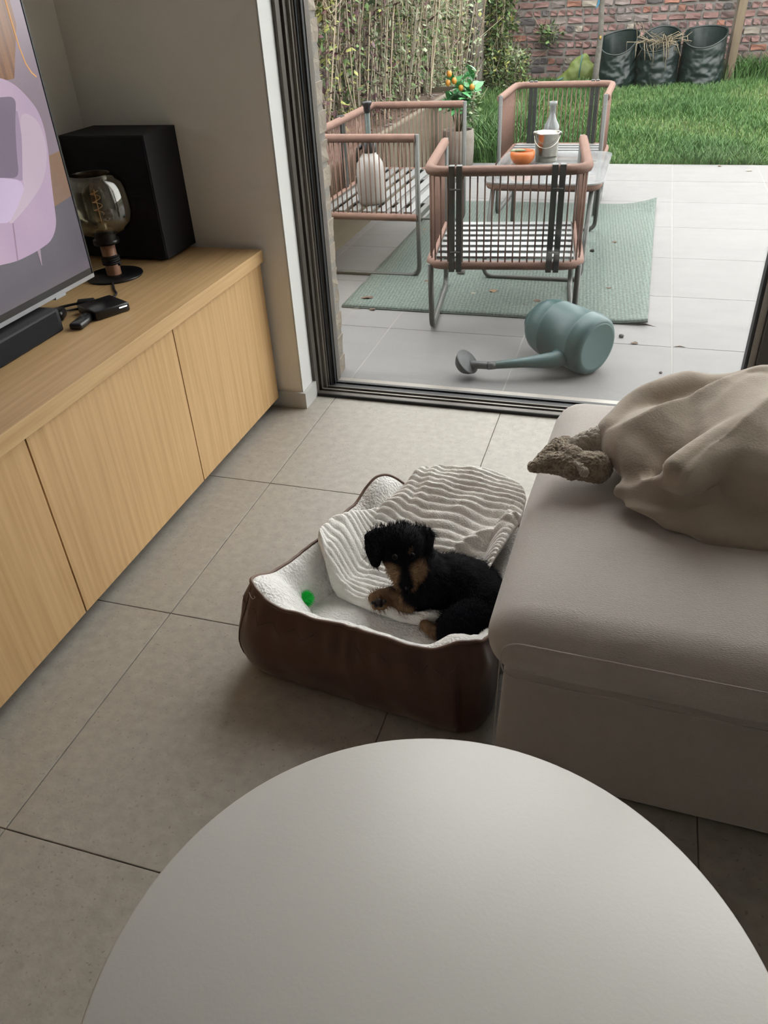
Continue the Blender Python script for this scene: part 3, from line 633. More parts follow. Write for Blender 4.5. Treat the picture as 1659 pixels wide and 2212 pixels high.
# settle the body on blanket and cushion
def settle(co, n):
    return Vector((co.x, co.y, max(co.z, .0895)))
warp(db, settle); db.update(); paint(db, furcol)
M['fur'] = attr_mat('black_and_tan_fur', .75, 0., spec=.08); db.materials.append(M['fur'])
dog = thing('puppy', 'black and tan wire-haired puppy lying curled in the dog bed', 'dog', (-.3, 1.25, .09)); do = Vector((-.3, 1.25, .09))
nv = [v.co.copy() for v in db.vertices]; nn = [v.normal.copy() for v in db.vertices]; polys = [(p.center.copy(), p.normal.copy(), p.area) for p in db.polygons]
for v in db.vertices: v.co -= do
body = link('body', db, dog)
ars = np.array([p[2] for p in polys]); pick = rng.choice(len(polys), 16000, p=ars/ars.sum())
hd = at(868, 1188, .22); nose_p = at(877, 1262, .18); tail_d = (at(1045, 1345, .13)-at(930, 1250, .16)).normalized()
fv, ff, fc = [], [], []
for k in pick:
    c, n, _ = polys[k]
    if c.z < .095 and n.z < 0: continue
    dh = (c-hd).length; j = Vector(rng.normal(0, .25, 3))
    face = (c-nose_p).length < .055
    if face: flow = (c-nose_p).normalized()*.6+Vector((0, -.1, -.6)); ln = random.uniform(.006, .013)
    elif dh < .075: flow = (hd-nose_p).normalized()*.8+Vector((0, 0, .5)); ln = random.uniform(.007, .018) if n.z > .3 else random.uniform(.004, .008)
    else: flow = tail_d*1.0+Vector((0, 0, -.25)); ln = random.uniform(.010, .020)
    d = (flow-n*flow.dot(n)*.8+n*.45+j).normalized(); u = d.cross(n)
    u = u.normalized() if u.length > 1e-4 else basis(d)[0]
    w = .0005; cc = c-do
    o = len(fv); mid = cc+d*ln*.55+n*.0015; tip = cc+d*ln-Vector((0, 0, ln*.15))
    fv += [cc-u*w, cc+u*w, mid-u*w*.7, mid+u*w*.7, tip]; ff += [(o, o+1, o+3, o+2), (o+2, o+3, o+4)]
    col = furcol(c); g = random.uniform(.7, 1.5); fc += [tuple(min(1, q*g) for q in col)+(1,)]*5
me = bpy.data.meshes.new('fur'); me.from_pydata(fv, [], ff); me.materials.append(M['fur']); ca = me.color_attributes.new('Col', 'FLOAT_COLOR', 'POINT'); ca.data.foreach_set('color', np.array(fc, dtype=np.float32).ravel())
tag(link('fur', me, dog), kind='stuff')
MB().sphere(at(877.5, 1266, .180)-do, (.0125, .009, .0085), 12).build('nose', mat('wet_black_nose', (.006, .006, .007), .25, var=.1), dog)
for px, py in ((853, 1203), (891, 1200)):
    MB().sphere(at(px, py, .2445)-do, .0062, 10).build('eye', mat('dark_eye', (.004, .003, .002), .6, var=.1, spec=.15), dog)
pad = mat('black_paw_pad', (.012, .010, .010), .5, var=.2)
for px, py, z, r in ((818, 1300, .1345, .0085), (806, 1302, .132, .005), (812, 1309, .1275, .005), (822, 1308, .129, .005), (830, 1300, .1345, .0055)):
    MB().sphere(at(px, py, z)-do, (r, r, r*.8), 10).build('paw_pad', pad, dog)
# ================================================================ patio
P = -.052
patio = struct(B('patio', M['pgrout'], None, (.3, 4.64, P-.055), (5.2, 4.22, .10)))
pt_me = MB().box((0, 0, -.002), (T-.006, T-.0035, .008), bev=.001).mesh('paving_slab', M['ptile'])
jt = MB()
for i in range(-4, 5):
    for j in range(-1, 6):
        x0 = .197+i*T-T; y0 = 3.173+j*T; y1 = min(y0+T, 6.747); y0c = max(y0, 2.53)
        if x0+T < -2.2: continue
        if y1-y0c > T-.01: link('slab', pt_me, patio, (x0+T/2, y0+T/2, P))
        else: B('slab', M['ptile'], patio, (x0+T/2, (y0c+y1)/2, P-.002), (T-.006, y1-y0c-.0035, .008))
for i in range(-4, 5): B('joint', M['pgrout'], patio, (.197+i*T, 4.64, P-.0022), (.006, 4.2, .0076))
for j in range(0, 6): B('joint', M['pgrout_d'], patio, (.3, 3.173+j*T, P-.002), (5.2, .0035, .0058))
# rug
rug = thing('outdoor_rug', 'flat woven sage green outdoor rug on the terrace paving', 'rug', (-.605, 4.42, P))
def rugz(x, y):
    z = .007
    z += .045*max(0, (x-.45)/.25)**2*max(0, (y-.80)/.23)**1.5          # curled far corner
    z += .018*max(0, (x-.5)/.2)**2*max(0, (-y-.93)/.10)
    return z
rv, rf = [], []; n1, n2 = 41, 61
for j in range(n2):
    for i in range(n1):
        x, y = -.70+1.40*i/(n1-1), -1.03+2.06*j/(n2-1); rv.append((x, y, rugz(x, y)))
rf = [(j*n1+i, j*n1+i+1, (j+1)*n1+i+1, (j+1)*n1+i) for j in range(n2-1) for i in range(n1-1)]
wv = MB().add(rv, rf, 0, True).build('weave', M['rug'], rug); s_ = wv.modifiers.new('t', 'SOLIDIFY'); s_.thickness = .006; s_.offset = -1
for sy in (-1, 1): MB().tube([(x, sy*1.03, rugz(x, sy*1.03)-.002) for x in np.linspace(-.70, .70, 30)], .005, 6).build('hem', M['rug_e'], rug)
# ---------------------------------------------------------------- rope furniture
def ridged(path, r, pitch=.0065, n=8):
    Pn = resample(path, pitch/2); return Pn, [r+(.0011 if i % 2 else -.0009) for i in range(len(Pn))]
def rope_seat(name, label, cat, loc, rotz, w, d, ups, corner, cords, group):
    t = thing(name, label, cat, loc, rotz, group)
    zt, zb = .663, .302; h = w/2
    path = lambda z: rounded([(-h, d, z), (-h, 0, z), (h, 0, z), (h, d, z)], corner, 8)
    for nm, z, r in (('top_rim', zt, .0195), ('lower_rim', zb, .018)):
        pn, rr = ridged(path(z), r); MB().tube(pn, rr, 8).build(nm, M['rope'], t)
    # a cord every few centimetres, hung between the two rims
    cm = MB().tube([(0, 0, zb), (0, 0, zt)], .0034, 6).mesh('cord', M['rope'])
    pc = resample(path(0), cords)
    for p in pc[1:-1]:
        if any(abs(p.x-u) < .024 and p.y < .05 for u in ups): continue
        link('cord', cm, t, (p.x, p.y+ (0 if abs(p.x) > h-.01 else -.004), 0))
    for u in ups:
        for s in (-.0145, .0145): B('upright', M['steel_d'], t, (u+s, -.006, (zt+zb)/2), (.023, .030, zt-zb+.045), bev=.002)
        for z in (.36, .60): MB().tube([(u-.02, -.02, z), (u+.02, -.02, z)], .004, 6).build('bolt', M['steel_d'], t)
    # sled frames on both sides
    for s in (-1, 1):
        x = s*(h-.004)
        sl = rounded([(x, d+.006, zt+.016), (x, d+.006, .012), (x, .05, .012), (x, .02, zb)], .055, 7)
        MB().tube(sl, .0125, 10).build('sled_leg', M['steel'], t)
        for y in (.12, d-.08): MB().lathe([(0, 0), (.011, 0), (.011, .012), (0, .012)], 8, (x, y, 0)).build('glide', M['black'], t)
        B('seat_rail', M['steel'], t, (s*(h-.03), d/2, .300), (.022, d-.03, .026))
    B('front_rail', M['steel'], t, (0, d-.005, .300), (w-.03, .026, .026)); B('rear_rail', M['steel'], t, (0, .03, .300), (w-.05, .022, .026))
    for x in ([0] if w < .8 else [-w/4, w/4]): B('middle_rail', M['steel_d'], t, (x, d/2, .294), (.03, d-.06, .02))
    n = 7; sm = MB().box((0, 0, 0), (w-.05, .043, .010), bev=.002).mesh('slat', M['slat'])
    for i in range(n): link('slat', sm, t, (0, .075+i*(d-.13)/(n-1), .318))
    return t
GRP = 'rope terrace seats'
rope_seat('garden_chair', 'terracotta rope armchair seen from behind, nearest the glass door', 'chair', (-.502, 3.165, P+.004), math.radians(7), .61, .62, (-.195, .195), .085, .029, GRP)
rope_seat('garden_chair', 'terracotta rope armchair facing the door beyond the glass table', 'chair', (-.565, 5.75, P+.004), math.radians(180), .61, .62, (-.195, .195), .085, .029, GRP)
rope_seat('garden_bench', 'wide terracotta rope bench with the white sprayer on its seat', 'bench', (-1.612, 4.412, P), math.radians(-90), 1.09, .56, (0,), .05, .0255, GRP)
# glass coffee table with rope edge
tb = thing('garden_table', 'low glass-topped garden table with terracotta rope edge', 'table', (-.463, 4.345, P+.008))
TZ = .452
def rr2(wx, wy, r, z): return rounded([(-wx, -wy, z), (wx, -wy, z), (wx, wy, z), (-wx, wy, z)], r, 8, True)
pn = resample(rr2(.262, .378, .09, TZ-.030)+[Vector(rr2(.262, .378, .09, TZ-.030)[0])], .0033)[:-1]
MB().tube(pn, [.0165+(.001 if i % 2 else -.0008) for i in range(len(pn))], 8, True).build('rope_edge', M['rope'], tb)
M['tglass'] = glass_mat('green_table_glass', (.5092, .5305, .5252), .95, ior=1.5, haze=.2)
poly_ = rr2(.285, .40, .09, 0); MB().prism([(p.x, p.y) for p in poly_], 2, TZ-.012, TZ-.006).build('glass_top', M['tglass'], tb)
for sy in (-1, 1):
    MB().tube(rounded([(-.235, sy*.34, TZ-.03), (-.255, sy*.455, .012), (.225, sy*.455, .012), (.235, sy*.34, TZ-.03)], .055, 7), .012, 10).build('leg_loop', M['steel'], tb)
    for x in (-.19, .17): MB().lathe([(0, 0), (.01, 0), (.01, .01), (0, .01)], 8, (x, sy*.455, 0)).build('glide', M['black'], tb)
for sx in (-1, 1): B('cross_bar', M['steel_d'], tb, (sx*.13, 0, TZ-.028), (.02, .74, .016))
TT = P+TZ+.002
# things on the table
M['chrome'] = mat('brushed_steel', (.36, .34, .30), .25, metal=1., var=.1, scale=30, stretch=(6, 6, .3))
bk = thing('ice_bucket', 'shiny steel bucket with wire handle on the glass table', 'bucket', (-.505, 4.47, TT))
MB().lathe([(0, 0), (.054, 0), (.056, .004), (.062, .128), (.066, .134), (.066, .140), (.060, .138), (.057, .02), (0, .018)], 40).build('pail', M['chrome'], bk)
MB().tube([(.066*math.cos(t), -.03*math.sin(t)-.045*math.sin(t), .128-.055*math.sin(t)) for t in np.linspace(0, PI, 20)], .0018, 6).build('handle', M['chrome'], bk)
for s in (-1, 1): MB().lathe([(0, -.004), (.008, -.004), (.008, .004), (0, .004)], 10, (s*.066, 0, .135), (0, 1, 0)).build('ear', M['chrome'], bk)
M['bottle'] = glass_mat('bottle_glass', (.5335, .5388, .5388), .95, ior=1.45, haze=.3)
bt = thing('glass_bottle', 'clear glass bottle standing behind the steel bucket', 'bottle', (-.500, 4.592, TT)); bt.scale = (1.15, 1.15, 1.32)
MB().lathe([(0, .002), (.034, 0), (.036, .01), (.036, .10), (.034, .115), (.018, .14), (.0135, .155), (.0135, .185), (.018, .189), (.018, .20), (.012, .20), (.011, .155), (.03, .112), (.033, .10), (.033, .012), (0, .01)], 28).build('flask', M['bottle'], bt)
M['orange'] = mat('orange_glaze', (.40, .105, .02), .45, var=.12, scale=20)
bw = thing('orange_bowl', 'small orange bowl holding a folded green leaf on the table', 'bowl', (-.615, 4.372, TT)); bw.scale = (1.12, 1.12, 1.12)
MB().lathe([(0, 0), (.026, 0), (.040, .008), (.054, .028), (.057, .045), (.054, .060), (.0505, .060), (.052, .045), (.048, .028), (.03, .014), (0, .012)], 32).build('cup', M['orange'], bw)
M['leaf_pale'] = mat('pale_green_leaf', (.1262, .1657, .0904), .6, var=.15, scale=30)
lf = MB()
lf.sphere((-.024, -.018, .062), (.032, .012, .006), 12); lf.sphere((-.008, -.024, .065), (.026, .010, .006), 12); lf.build('leaf', M['leaf_pale'], bw)
# sprayer on the bench
M['poly'] = mat('milky_plastic', (.2348, .2257, .2143), .4, var=.03, scale=10)
SZ = P+.323
sp_ = thing('pressure_sprayer', 'white plastic pressure sprayer with black pump on the rope bench', 'sprayer', (-1.345, 4.055, SZ))
MB().lathe([(0, .004), (.05, 0), (.066, .006), (.071, .03), (.073, .09), (.071, .16), (.066, .195), (.048, .225), (.036, .236), (.034, .25), (0, .25)], 32).build('tank', M['poly'], sp_)
M['blackpl'] = mat('black_plastic', (.0046, .0046, .0053), .4, var=.1)
MB().lathe([(.036, .245), (.037, .248), (.037, .295), (.030, .302), (0, .302)], 24).build('cap', M['blackpl'], sp_)
M['dkgreen'] = mat('dark_green_plastic', (.0046, .0182, .0137), .4, var=.1)
MB().lathe([(.031, .30), (.031, .312), (.0125, .314), (.0125, .43), (0, .43)], 20).build('pump_tube', M['dkgreen'], sp_)
MB().lathe([(.0135, .425), (.016, .43), (.017, .45), (.024, .462), (.026, .470), (.024, .474), (0, .474)], 20).build('plunger', M['blackpl'], sp_)
nz_ = MB(); nz_.tube([(-.034, -.01, .275), (-.052, -.014, .262), (-.060, -.016, .20)], [.014, .012, .009], 10); nz_.build('trigger', M['blackpl'], sp_)
MB().sphere((-.066, -.026, .118), (.008, .016, .022), 10).build('valve', M['blackpl'], sp_)
# watering can on its side
M['cang'] = mat('sage_green_plastic', (.0330, .0748, .0761), .38, var=.05, scale=10, spec=.4)
M['roseg'] = mat('slate_grey_plastic', (.0274, .0304, .0342), .5, var=.06, scale=20)
cb0 = at(1290, 750, .064); so_ = Vector((cb0.x, cb0.y, P))
can = thing('watering_can', 'sage green watering can lying on its side before the door', 'watering can', so_)
A = Vector((.80, -.60, -.04)).normalized(); c0 = Vector((0, 0, .116))
up = Vector((0, 0, 1)); side = A.cross(up).normalized(); up2 = side.cross(A).normalized()
def canp(h, r, a, fx=1., fz=1.): return c0-A*h+side*math.cos(a)*r*fx+up2*math.sin(a)*r*fz
prof = [(0, 0), (.092, 0), (.100, .003), (.108, .012), (.113, .035), (.1125, .055), (.1135, .057), (.1135, .062), (.112, .064), (.1115, .13), (.110, .20), (.1112, .203), (.1112, .209), (.1095, .212), (.106, .245), (.098, .275), (.082, .300), (.055, .317), (0, .322)]
cv, cf = [], []; n = 40
for r, h in prof: cv += [canp(h, r, 2*PI*j/n, 1.0, 1.04) for j in range(n)]
cf = [(i*n+j, i*n+(j+1) % n, (i+1)*n+(j+1) % n, (i+1)*n+j) for i in range(len(prof)-1) for j in range(n)]
MB().add(cv, cf, 0, True).build('tank', M['cang'], can)
bs = MB(); bs.lathe([(0, .0015), (.084, .0015), (.088, .0025), (.0925, .0005)], 40, c0, A); bs.build('base_plate', mat('pale_sage_plastic', (.0495, .1008, .0987), .5, var=.06), can)
s0 = at(1195, 778, .02)-so_; s1 = at(1056, 790, P+.062)-so_
MB().tube([s0+Vector((.06, .05, .02)), s0, s0.lerp(s1, .5), s1], [.042, .032, .0185, .0135], 14).build('spout', M['cang'], can)
dS = (s1-s0).normalized()
fn = Vector((.60, -.16, .60)).normalized(); fc_ = at(1010, 781, P+.066)-so_
MB().tube([s1-dS*.025, s1+dS*.004], .0155, 14).build('rose_neck', M['roseg'], can)
rs = MB().lathe([(.050, 0), (.050, -.005), (.045, -.018), (.034, -.034), (.018, -.043), (0, -.045)], 32, fc_, fn); rs.tube([s1, fc_-fn*.016], [.014, .017], 12); rs.build('rose', M['roseg'], can)
ros = MB().lathe([(0, .012), (.016, .011), (.032, .007), (.045, .001), (.051, .002), (.052, -.002), (.049, -.005)], 32, fc_, fn).build('rose_face', M['roseg'], can)
u_, w_, _ = basis(fn); hol = MB()
for ri, cn in ((.010, 6), (.018, 10), (.026, 15), (.034, 20)):
    for k in range(cn):
        a = 2*PI*k/cn; q = fc_+(u_*math.cos(a)+w_*math.sin(a))*ri+fn*(.0122-(ri/.045)**2*.0105); hol.add([q+u_*.0011, q+w_*.0011, q-u_*.0011, q-w_*.0011], [(0, 1, 2, 3)])
tag(hol.build('spray_hole_pattern', mat('pale_spray_hole', (.1360, .1414, .1505), .6, var=.1), ros, fix=False), kind='stuff')
MB().tube(rounded([canp(.28, .095, PI*.98), canp(.34, .11, PI), canp(.375, .05, PI), canp(.36, .0, PI), canp(.32, .03, 0)], .05), .013, 10).build('handle', M['cang'], can)
MB().lathe([(.05, .305), (.052, .325), (.046, .338), (.04, .334), (.04, .32)], 28, c0, -A).build('filler_neck', M['cang'], can)
# plant pot and citrus
M['potm'] = mat('rough_cream_stone', (.1687, .1474, .1262), .9, col2=(.1383, .1178, .0996), scale=14, bump=.5, bscale=40)
pot = thing('citrus_plant', 'artificial citrus bush with oranges in a rough cream pot', 'potted plant', (-1.455, 6.66, P))
MB().lathe([(0, 0), (.105, 0), (.118, .01), (.124, .10), (.126, .20), (.120, .262), (.112, .266), (.104, .258), (.108, .22), (0, .22)], 40).build('pot', M['potm'], pot)
MB().lathe([(0, .225), (.107, .222), (.107, .21), (0, .21)], 24).build('earth', M['soil'], pot)
M['citl'] = mat('glossy_citrus_leaf', (.1094, .3724, .1308), .4, col2=(.0654, .2402, .0882), scale=4, rnd=.35)
M['citf'] = mat('orange_fruit', (.3841, .1631, .0137), .45, var=.1, scale=20)
M['twig'] = mat('green_twig', (.0600, .0661, .0274), .7, var=.2)
r3 = random.Random(3); brs = []
for k in range(9):
    a = k*2.4; rr = .05+.10*r3.random(); hgt = .42+.28*r3.random()
    e = Vector((rr*math.cos(a)*1.2, rr*math.sin(a), hgt)); b0 = Vector((.01*math.cos(a), .01*math.sin(a), .22)); m_ = b0.lerp(e, .5)+Vector((0, 0, .05))
    MB().tube([b0, m_, e], [.005, .004, .0025], 6).build('branch', M['twig'], pot); brs.append((b0, m_, e))
def leaf_mesh(l, w, name, m, bend=.15):
    v = []; n = 5
    for i in range(n+1):
        t = i/n; ww = w*math.sin(PI*min(1, t*.97+.03))**.8; v += [(-ww, l*t, -bend*l*t*t+ww*.35), (0, l*t, -bend*l*t*t), (ww, l*t, -bend*l*t*t+ww*.35)]
    return MB().add(v, [(3*i+k, 3*i+k+1, 3*i+k+4, 3*i+k+3) for i in range(n) for k in (0, 1)], 0, True).mesh(name, m)
lm = leaf_mesh(.115, .026, 'leaf', M['citl'])
for k in range(84):
    b0, m_, e = brs[k % 9]; t = r3.uniform(.5, 1.05); p = (b0*(1-t)**2+m_*2*t*(1-t)+e*t*t); o = link('leaf', lm, pot, p)
    o.rotation_euler = (r3.uniform(-.2, 1.1), r3.uniform(-.5, .5), r3.uniform(0, 2*PI)); s = r3.uniform(.7, 1.15); o.scale = (s, s, s)
for x, y, z in ((-.05, -.10, .66), (-.06, -.10, .60), (-.01, -.11, .615), (.118, -.06, .565), (.03, -.05, .56)):
    fr = MB().sphere((x, y, z), (.020, .020, .024), 14).build('fruit', M['citf'], pot); MB().tube([(x, y, z+.022), (x, y, z+.034)], .0025, 5).build('stalk', M['twig'], fr)

# ================================================================ garden
LZ = -.075
M['lawn'] = mat('lawn_soil', (.0304, .0578, .0152), .95, col2=(.0418, .0722, .0213), scale=3, world=True)
lv, lfc = [], []; nx, ny = 60, 60
def lawnz(x, y): return LZ+.02*noise.noise(Vector((x*1.3, y*1.3, 0)))+.01*max(0, y-10.5)
for j in range(ny+1):
    for i in range(nx+1):
        x, y = -8+16*i/nx, 6.75+8*j/ny; lv.append((x, y, lawnz(x, y)))
lfc = [(j*(nx+1)+i, j*(nx+1)+i+1, (j+1)*(nx+1)+i+1, (j+1)*(nx+1)+i) for j in range(ny) for i in range(nx)]
struct(MB().add(lv, lfc, 0, True).build('lawn', M['lawn']))
struct(B('ground', mat('bare_ground', (.0661, .0600, .0479), .95, var=.2), None, (0, 3, -.3), (60, 60, .25)))
gms = [mat('grass_a', (.0380, .0921, .0219), .6, spec=.3, var=.1), mat('grass_b', (.0580, .1235, .0314), .6, spec=.3, var=.1), mat('grass_c', (.1016, .1625, .0456), .6, spec=.3, var=.1), mat('grass_d', (.1501, .1578, .0646), .7, var=.1)]
def blades(name, xs, ys, hs, lean, w, mi, parent=None, zf=lawnz):
    n = len(xs); a = rng.uniform(0, 2*PI, n); lx, ly = np.cos(a)*lean*hs, np.sin(a)*lean*hs; b = rng.uniform(0, PI, n); wx, wy = np.cos(b)*w, np.sin(b)*w
    z = np.array([zf(x, y) for x, y in zip(xs, ys)])
    v = np.empty((n, 5, 3)); v[:, 0] = np.c_[xs-wx, ys-wy, z]; v[:, 1] = np.c_[xs+wx, ys+wy, z]
    v[:, 2] = np.c_[xs-wx*.8+lx*.3, ys-wy*.8+ly*.3, z+hs*.6]; v[:, 3] = np.c_[xs+wx*.8+lx*.3, ys+wy*.8+ly*.3, z+hs*.6]; v[:, 4] = np.c_[xs+lx, ys+ly, z+hs*.95]
    v[:, :, 1] = np.minimum(v[:, :, 1], 12.15); o = np.arange(n)[:, None]*5; q = (o+np.array([0, 1, 3, 2])); t = (o+np.array([2, 3, 4]))
    me = bpy.data.meshes.new(name); me.from_pydata(v.reshape(-1, 3).tolist(), [], q.tolist()+t.tolist())
    for m in gms: me.materials.append(m)
    me.polygons.foreach_set('material_index', np.r_[mi, mi].astype(np.int32)); me.update(); return tag(link(name, me, parent), kind='stuff')
ng = 66000
gx = rng.uniform(-2.3, 2.6, ng); gy = 6.76+(12.15-6.76)*rng.random(ng)**1.15
gx = np.where((gy < 7.8) & (gx < -1.6), gx+2.5, gx); pn_ = np.array([noise.noise(Vector((x*1.1, y*1.1, 3.))) for x, y in zip(gx, gy)]); hs = (.045+.05*np.clip(pn_+.35, 0, 1))*rng.uniform(.6, 1.35, ng)
mi = np.clip(np.floor(1.3-pn_*2.0+rng.normal(0, .75, ng)), 0, 3)
tag(blades('lawn_grass', gx, gy, hs, .5, .0035, mi), 'tufted green lawn grass between the terrace and the brick wall', 'grass')
def tuft(label, x, y, n, sx, sy, h, grp='grass tufts'):
    xs = rng.normal(x, sx, n); ys_ = rng.normal(y, sy, n); ys_ = np.clip(ys_, 6.8, 12.14)
    o = blades('grass_tuft', xs, ys_, h*rng.uniform(.5, 1.1, n), .55, .006, np.clip(np.floor(rng.normal(.5, .7, n)), 0, 3)); tag(o, label, 'grass', grp)
tuft('tall dark grass tuft at the foot of the square wooden post', 1.05, 11.9, 500, .22, .12, .30)
tuft('tall grass clump growing beside the cream plant pot', -1.22, 7.5, 1200, .16, .5, .28)
tuft('broad leafy weed clump against the wall at the right edge of the lawn', 1.75, 11.9, 900, .3, .12, .36)
tuft('fringe of long grass along the left garden bag', -.85, 11.15, 250, .12, .05, .16)
# brick garden wall
bcols = [(.144, .082, .074), (.105, .066, .062), (.168, .105, .098), (.058, .051, .053), (.187, .086, .062), (.133, .109, .101), (.211, .183, .152), (.156, .090, .082)]
bm_ = [mat('old_brick', c, .9, var=.22, scale=18, bump=.35, bscale=45, rnd=.15) for c in bcols]
bwts = [.26, .2, .16, .1, .06, .1, .035, .085]
M['mort'] = mat('grey_lime_mortar', (.2052, .1900, .1748), .95, col2=(.1596, .1482, .1368), scale=9, bump=.5, bscale=50)
WY = 12.2
gw = struct(B('wall_garden', M['mort'], None, (-1.5, WY+.162, 1.2), (13, .30, 2.7)))
shapes = {}
for hd_ in (0, 1):
    for ci in range(8):
        for k in range(3): shapes[hd_, ci, k] = bm_mesh(rough_brick(.180 if not hd_ else .083, .04, .062, .007, 900+hd_*50+ci*5+k), 'brick', bm_[ci])
rb = random.Random(5); far = bmesh.new(); nfar = MB()
for c in range(27):
    z = -.09+c*.0905; hd_ = c % 2; step = .208 if not hd_ else .108; x = -7.9+rb.uniform(0, .1)
    while x < 4.9:
        st_ = step*rb.uniform(.9, 1.1); ci = rb.choices(range(8), bwts)[0]; k = rb.randrange(3); xc = x+st_/2; x += st_
        if -2.05 < xc < 1.32 and c < 11: o = link('brick', shapes[hd_, ci, k], gw, (xc, WY+.003+rb.uniform(-.008, .006), z+rb.uniform(-.004, .004))); o.rotation_euler = (0, rb.uniform(-.02, .02)+(PI if rb.random() < .5 else 0), 0)
        else:
            me = shapes[hd_, ci, k]; nfar.add([v.co+Vector((xc, WY+.003, z)) for v in me.vertices], [tuple(p.vertices) for p in me.polygons], ci)
tag(nfar.build('brickwork', bm_, gw, fix=False), kind='stuff')
# square post, young tree with a blue tie
M['pine'] = mat('pale_pine', (.1383, .1041, .0676), .75, col2=(.1087, .0783, .0502), scale=6, stretch=(8, 8, .4), bump=.1)
po = thing('wooden_post', 'square pale pine post leaning in front of the brick wall', 'post', (.845, 11.78, LZ)); po.rotation_euler = (0, math.radians(1.5), 0)
B('shaft', M['pine'], po, (0, 0, .95), (.095, .095, 2.1), bev=.006); B('rear_batten', mat('grey_batten', (.0904, .0783, .0600), .8, var=.2), po, (-.062, .03, .95), (.02, .03, 2.0))
M['bark'] = mat('grey_mottled_bark', (.0692, .0600, .0502), .9, col2=(.1201, .1117, .0996), scale=26, bump=.5, bscale=60)
tr = thing('young_tree', 'slim grey tree trunk standing before the left garden bag', 'tree', (-.70, 10.85, LZ))
MB().tube([(0, 0, -.02), (-.005, 0, .25), (.012, 0, .6), (-.012, 0, .95), (-.02, .02, 1.5), (.0, .03, 2.3)], [.042, .036, .032, .030, .028, .02], 12).build('trunk', M['bark'], tr)
for k in range(5): MB().tube([(0, .02, 1.5+.15*k), (.3*math.cos(k*2.1), .3*math.sin(k*2.1), 1.9+.15*k)], [.012, .004], 6).build('branch', M['bark'], tr)
MB().sphere((.012, -.035, .60), (.014, .01, .02), 8).build('yellow_leaf', mat('yellow_leaf', (.2409, .1505, .0243), .6, var=.1), tr)
rib = MB(); rib.tube([(.036*math.cos(t)-.012, .036*math.sin(t), .985+.004*math.sin(t)) for t in np.linspace(0, 2*PI, 20)], .008, 6, True)
rib.add([(-.05, -.04, .99), (-.03, -.045, .99), (-.035, -.05, .93), (-.066, -.045, .885), (-.072, -.04, .89), (-.052, -.042, .94), (-.052, -.036, .94), (-.04, -.04, .93)], [(0, 1, 2, 5), (5, 2, 3, 4), (0, 5, 6), (6, 5, 4), (2, 7, 3)])
tag(rib.build('tie_ribbon', mat('bright_blue_ribbon', (.0152, .1262, .2257), .5, var=.05), None, (-.70, 10.85, LZ)), 'bright blue ribbon tied around the slim tree trunk', 'ribbon')
# garden bags
M['bagd'] = mat('dark_green_sheeting', (.0024, .0092, .0083), .40, var=.25, scale=6, spec=.5, bump=.35, bscale=14)
M['bagl'] = mat('lime_green_fabric', (.0904, .1201, .0228), .6, var=.15, scale=8)
M['bagh'] = mat('turquoise_webbing', (.0365, .1140, .0996), .6, var=.1)
def bag(label, x, y, rx, ry, h, tilt, seed, m, slump=0.):
    t = thing('garden_bag', label, 'garden bag', (x, y, LZ), 0, 'garden waste bags'); n = 110; v = []; lv_ = 26
    for k in range(lv_+1):
        q = k/lv_
        for j in range(n):
            a = 2*PI*j/n; rr = 1-.10*q*q*slump+.03*math.sin(3*a+seed)
            wr_ = .035*noise.noise(Vector((math.cos(a)*2.2+seed, math.sin(a)*2.2, q*6)))+.022*(1-abs(noise.noise(Vector((math.cos(a)*3+seed, math.sin(a)*3, q*11+a*.5))))*2)+.01*noise.noise(Vector((math.cos(a)*9+seed, math.sin(a)*9, q*24)))
            rr += wr_*2.2*(1-q*.5)*(.3 if q > .97 else 1)
            zz = h*q*(1+tilt*math.cos(a+.3)+.17*math.sin(a))+.012*math.sin(2*a+seed)*q - slump*.10*q*max(0, -math.sin(a))
            v.append((rx*rr*math.cos(a), ry*rr*math.sin(a)+.0, zz))
    f = [(k*n+j, k*n+(j+1) % n, (k+1)*n+(j+1) % n, (k+1)*n+j) for k in range(lv_) for j in range(n)]
    top = v[lv_*n:]
    v2 = []; f2 = []
    for k in range(5):
        q = k/4
        for j in range(n): p = Vector(top[j]); s = .985-.10*q; v2.append((p.x*s, p.y*s, p.z-(h*.75)*q))
    f2 = [(k*n+j, k*n+(j+1) % n, (k+1)*n+(j+1) % n, (k+1)*n+j) for k in range(4) for j in range(n)]+[tuple(4*n+j for j in range(n))]
    MB().add(v, f, 0, True).build('side', m, t); MB().add(v2, f2, 0, True).build('inside', m, t)
    MB().tube([Vector(p) for p in top], .010, 6, True).build('rim', m, t); return t
bag('dark green garden bag, leftmost, half hidden by the tree trunk', -.51, 11.55, .245, .26, .53, .05, 1., M['bagd'], .6)
bag('dark green garden bag with dry straw hanging over its rim', -.02, 11.57, .250, .27, .54, .06, 4., M['bagd'], .6)
bag('dark green garden bag standing open beside the wooden post', .49, 11.62, .250, .26, .54, .03, 8., M['bagd'], .2)
lb = thing('green_sack', 'slumped lime green sack leaning against the brick wall', 'sack', (-1.05, 11.85, LZ))
lbm = blob([('c', [(-.16, 0, .05), (.0, 0, .10), (.16, .0, .14)], [.07, .12, .14]), ('c', [(.02, .03, .2), (.12, .04, .30)], [.10, .065]), ('c', [(-.2, -.05, .03), (-.1, -.05, .05)], [.03, .05])], .016, 'cloth', 4)
warp(lbm, lambda co, n: Vector((co.x, co.y*.8, max(co.z, .0)))+n*.012*noise.noise(co*14)); lbm.materials.append(M['bagl']); link('cloth', lbm, lb)
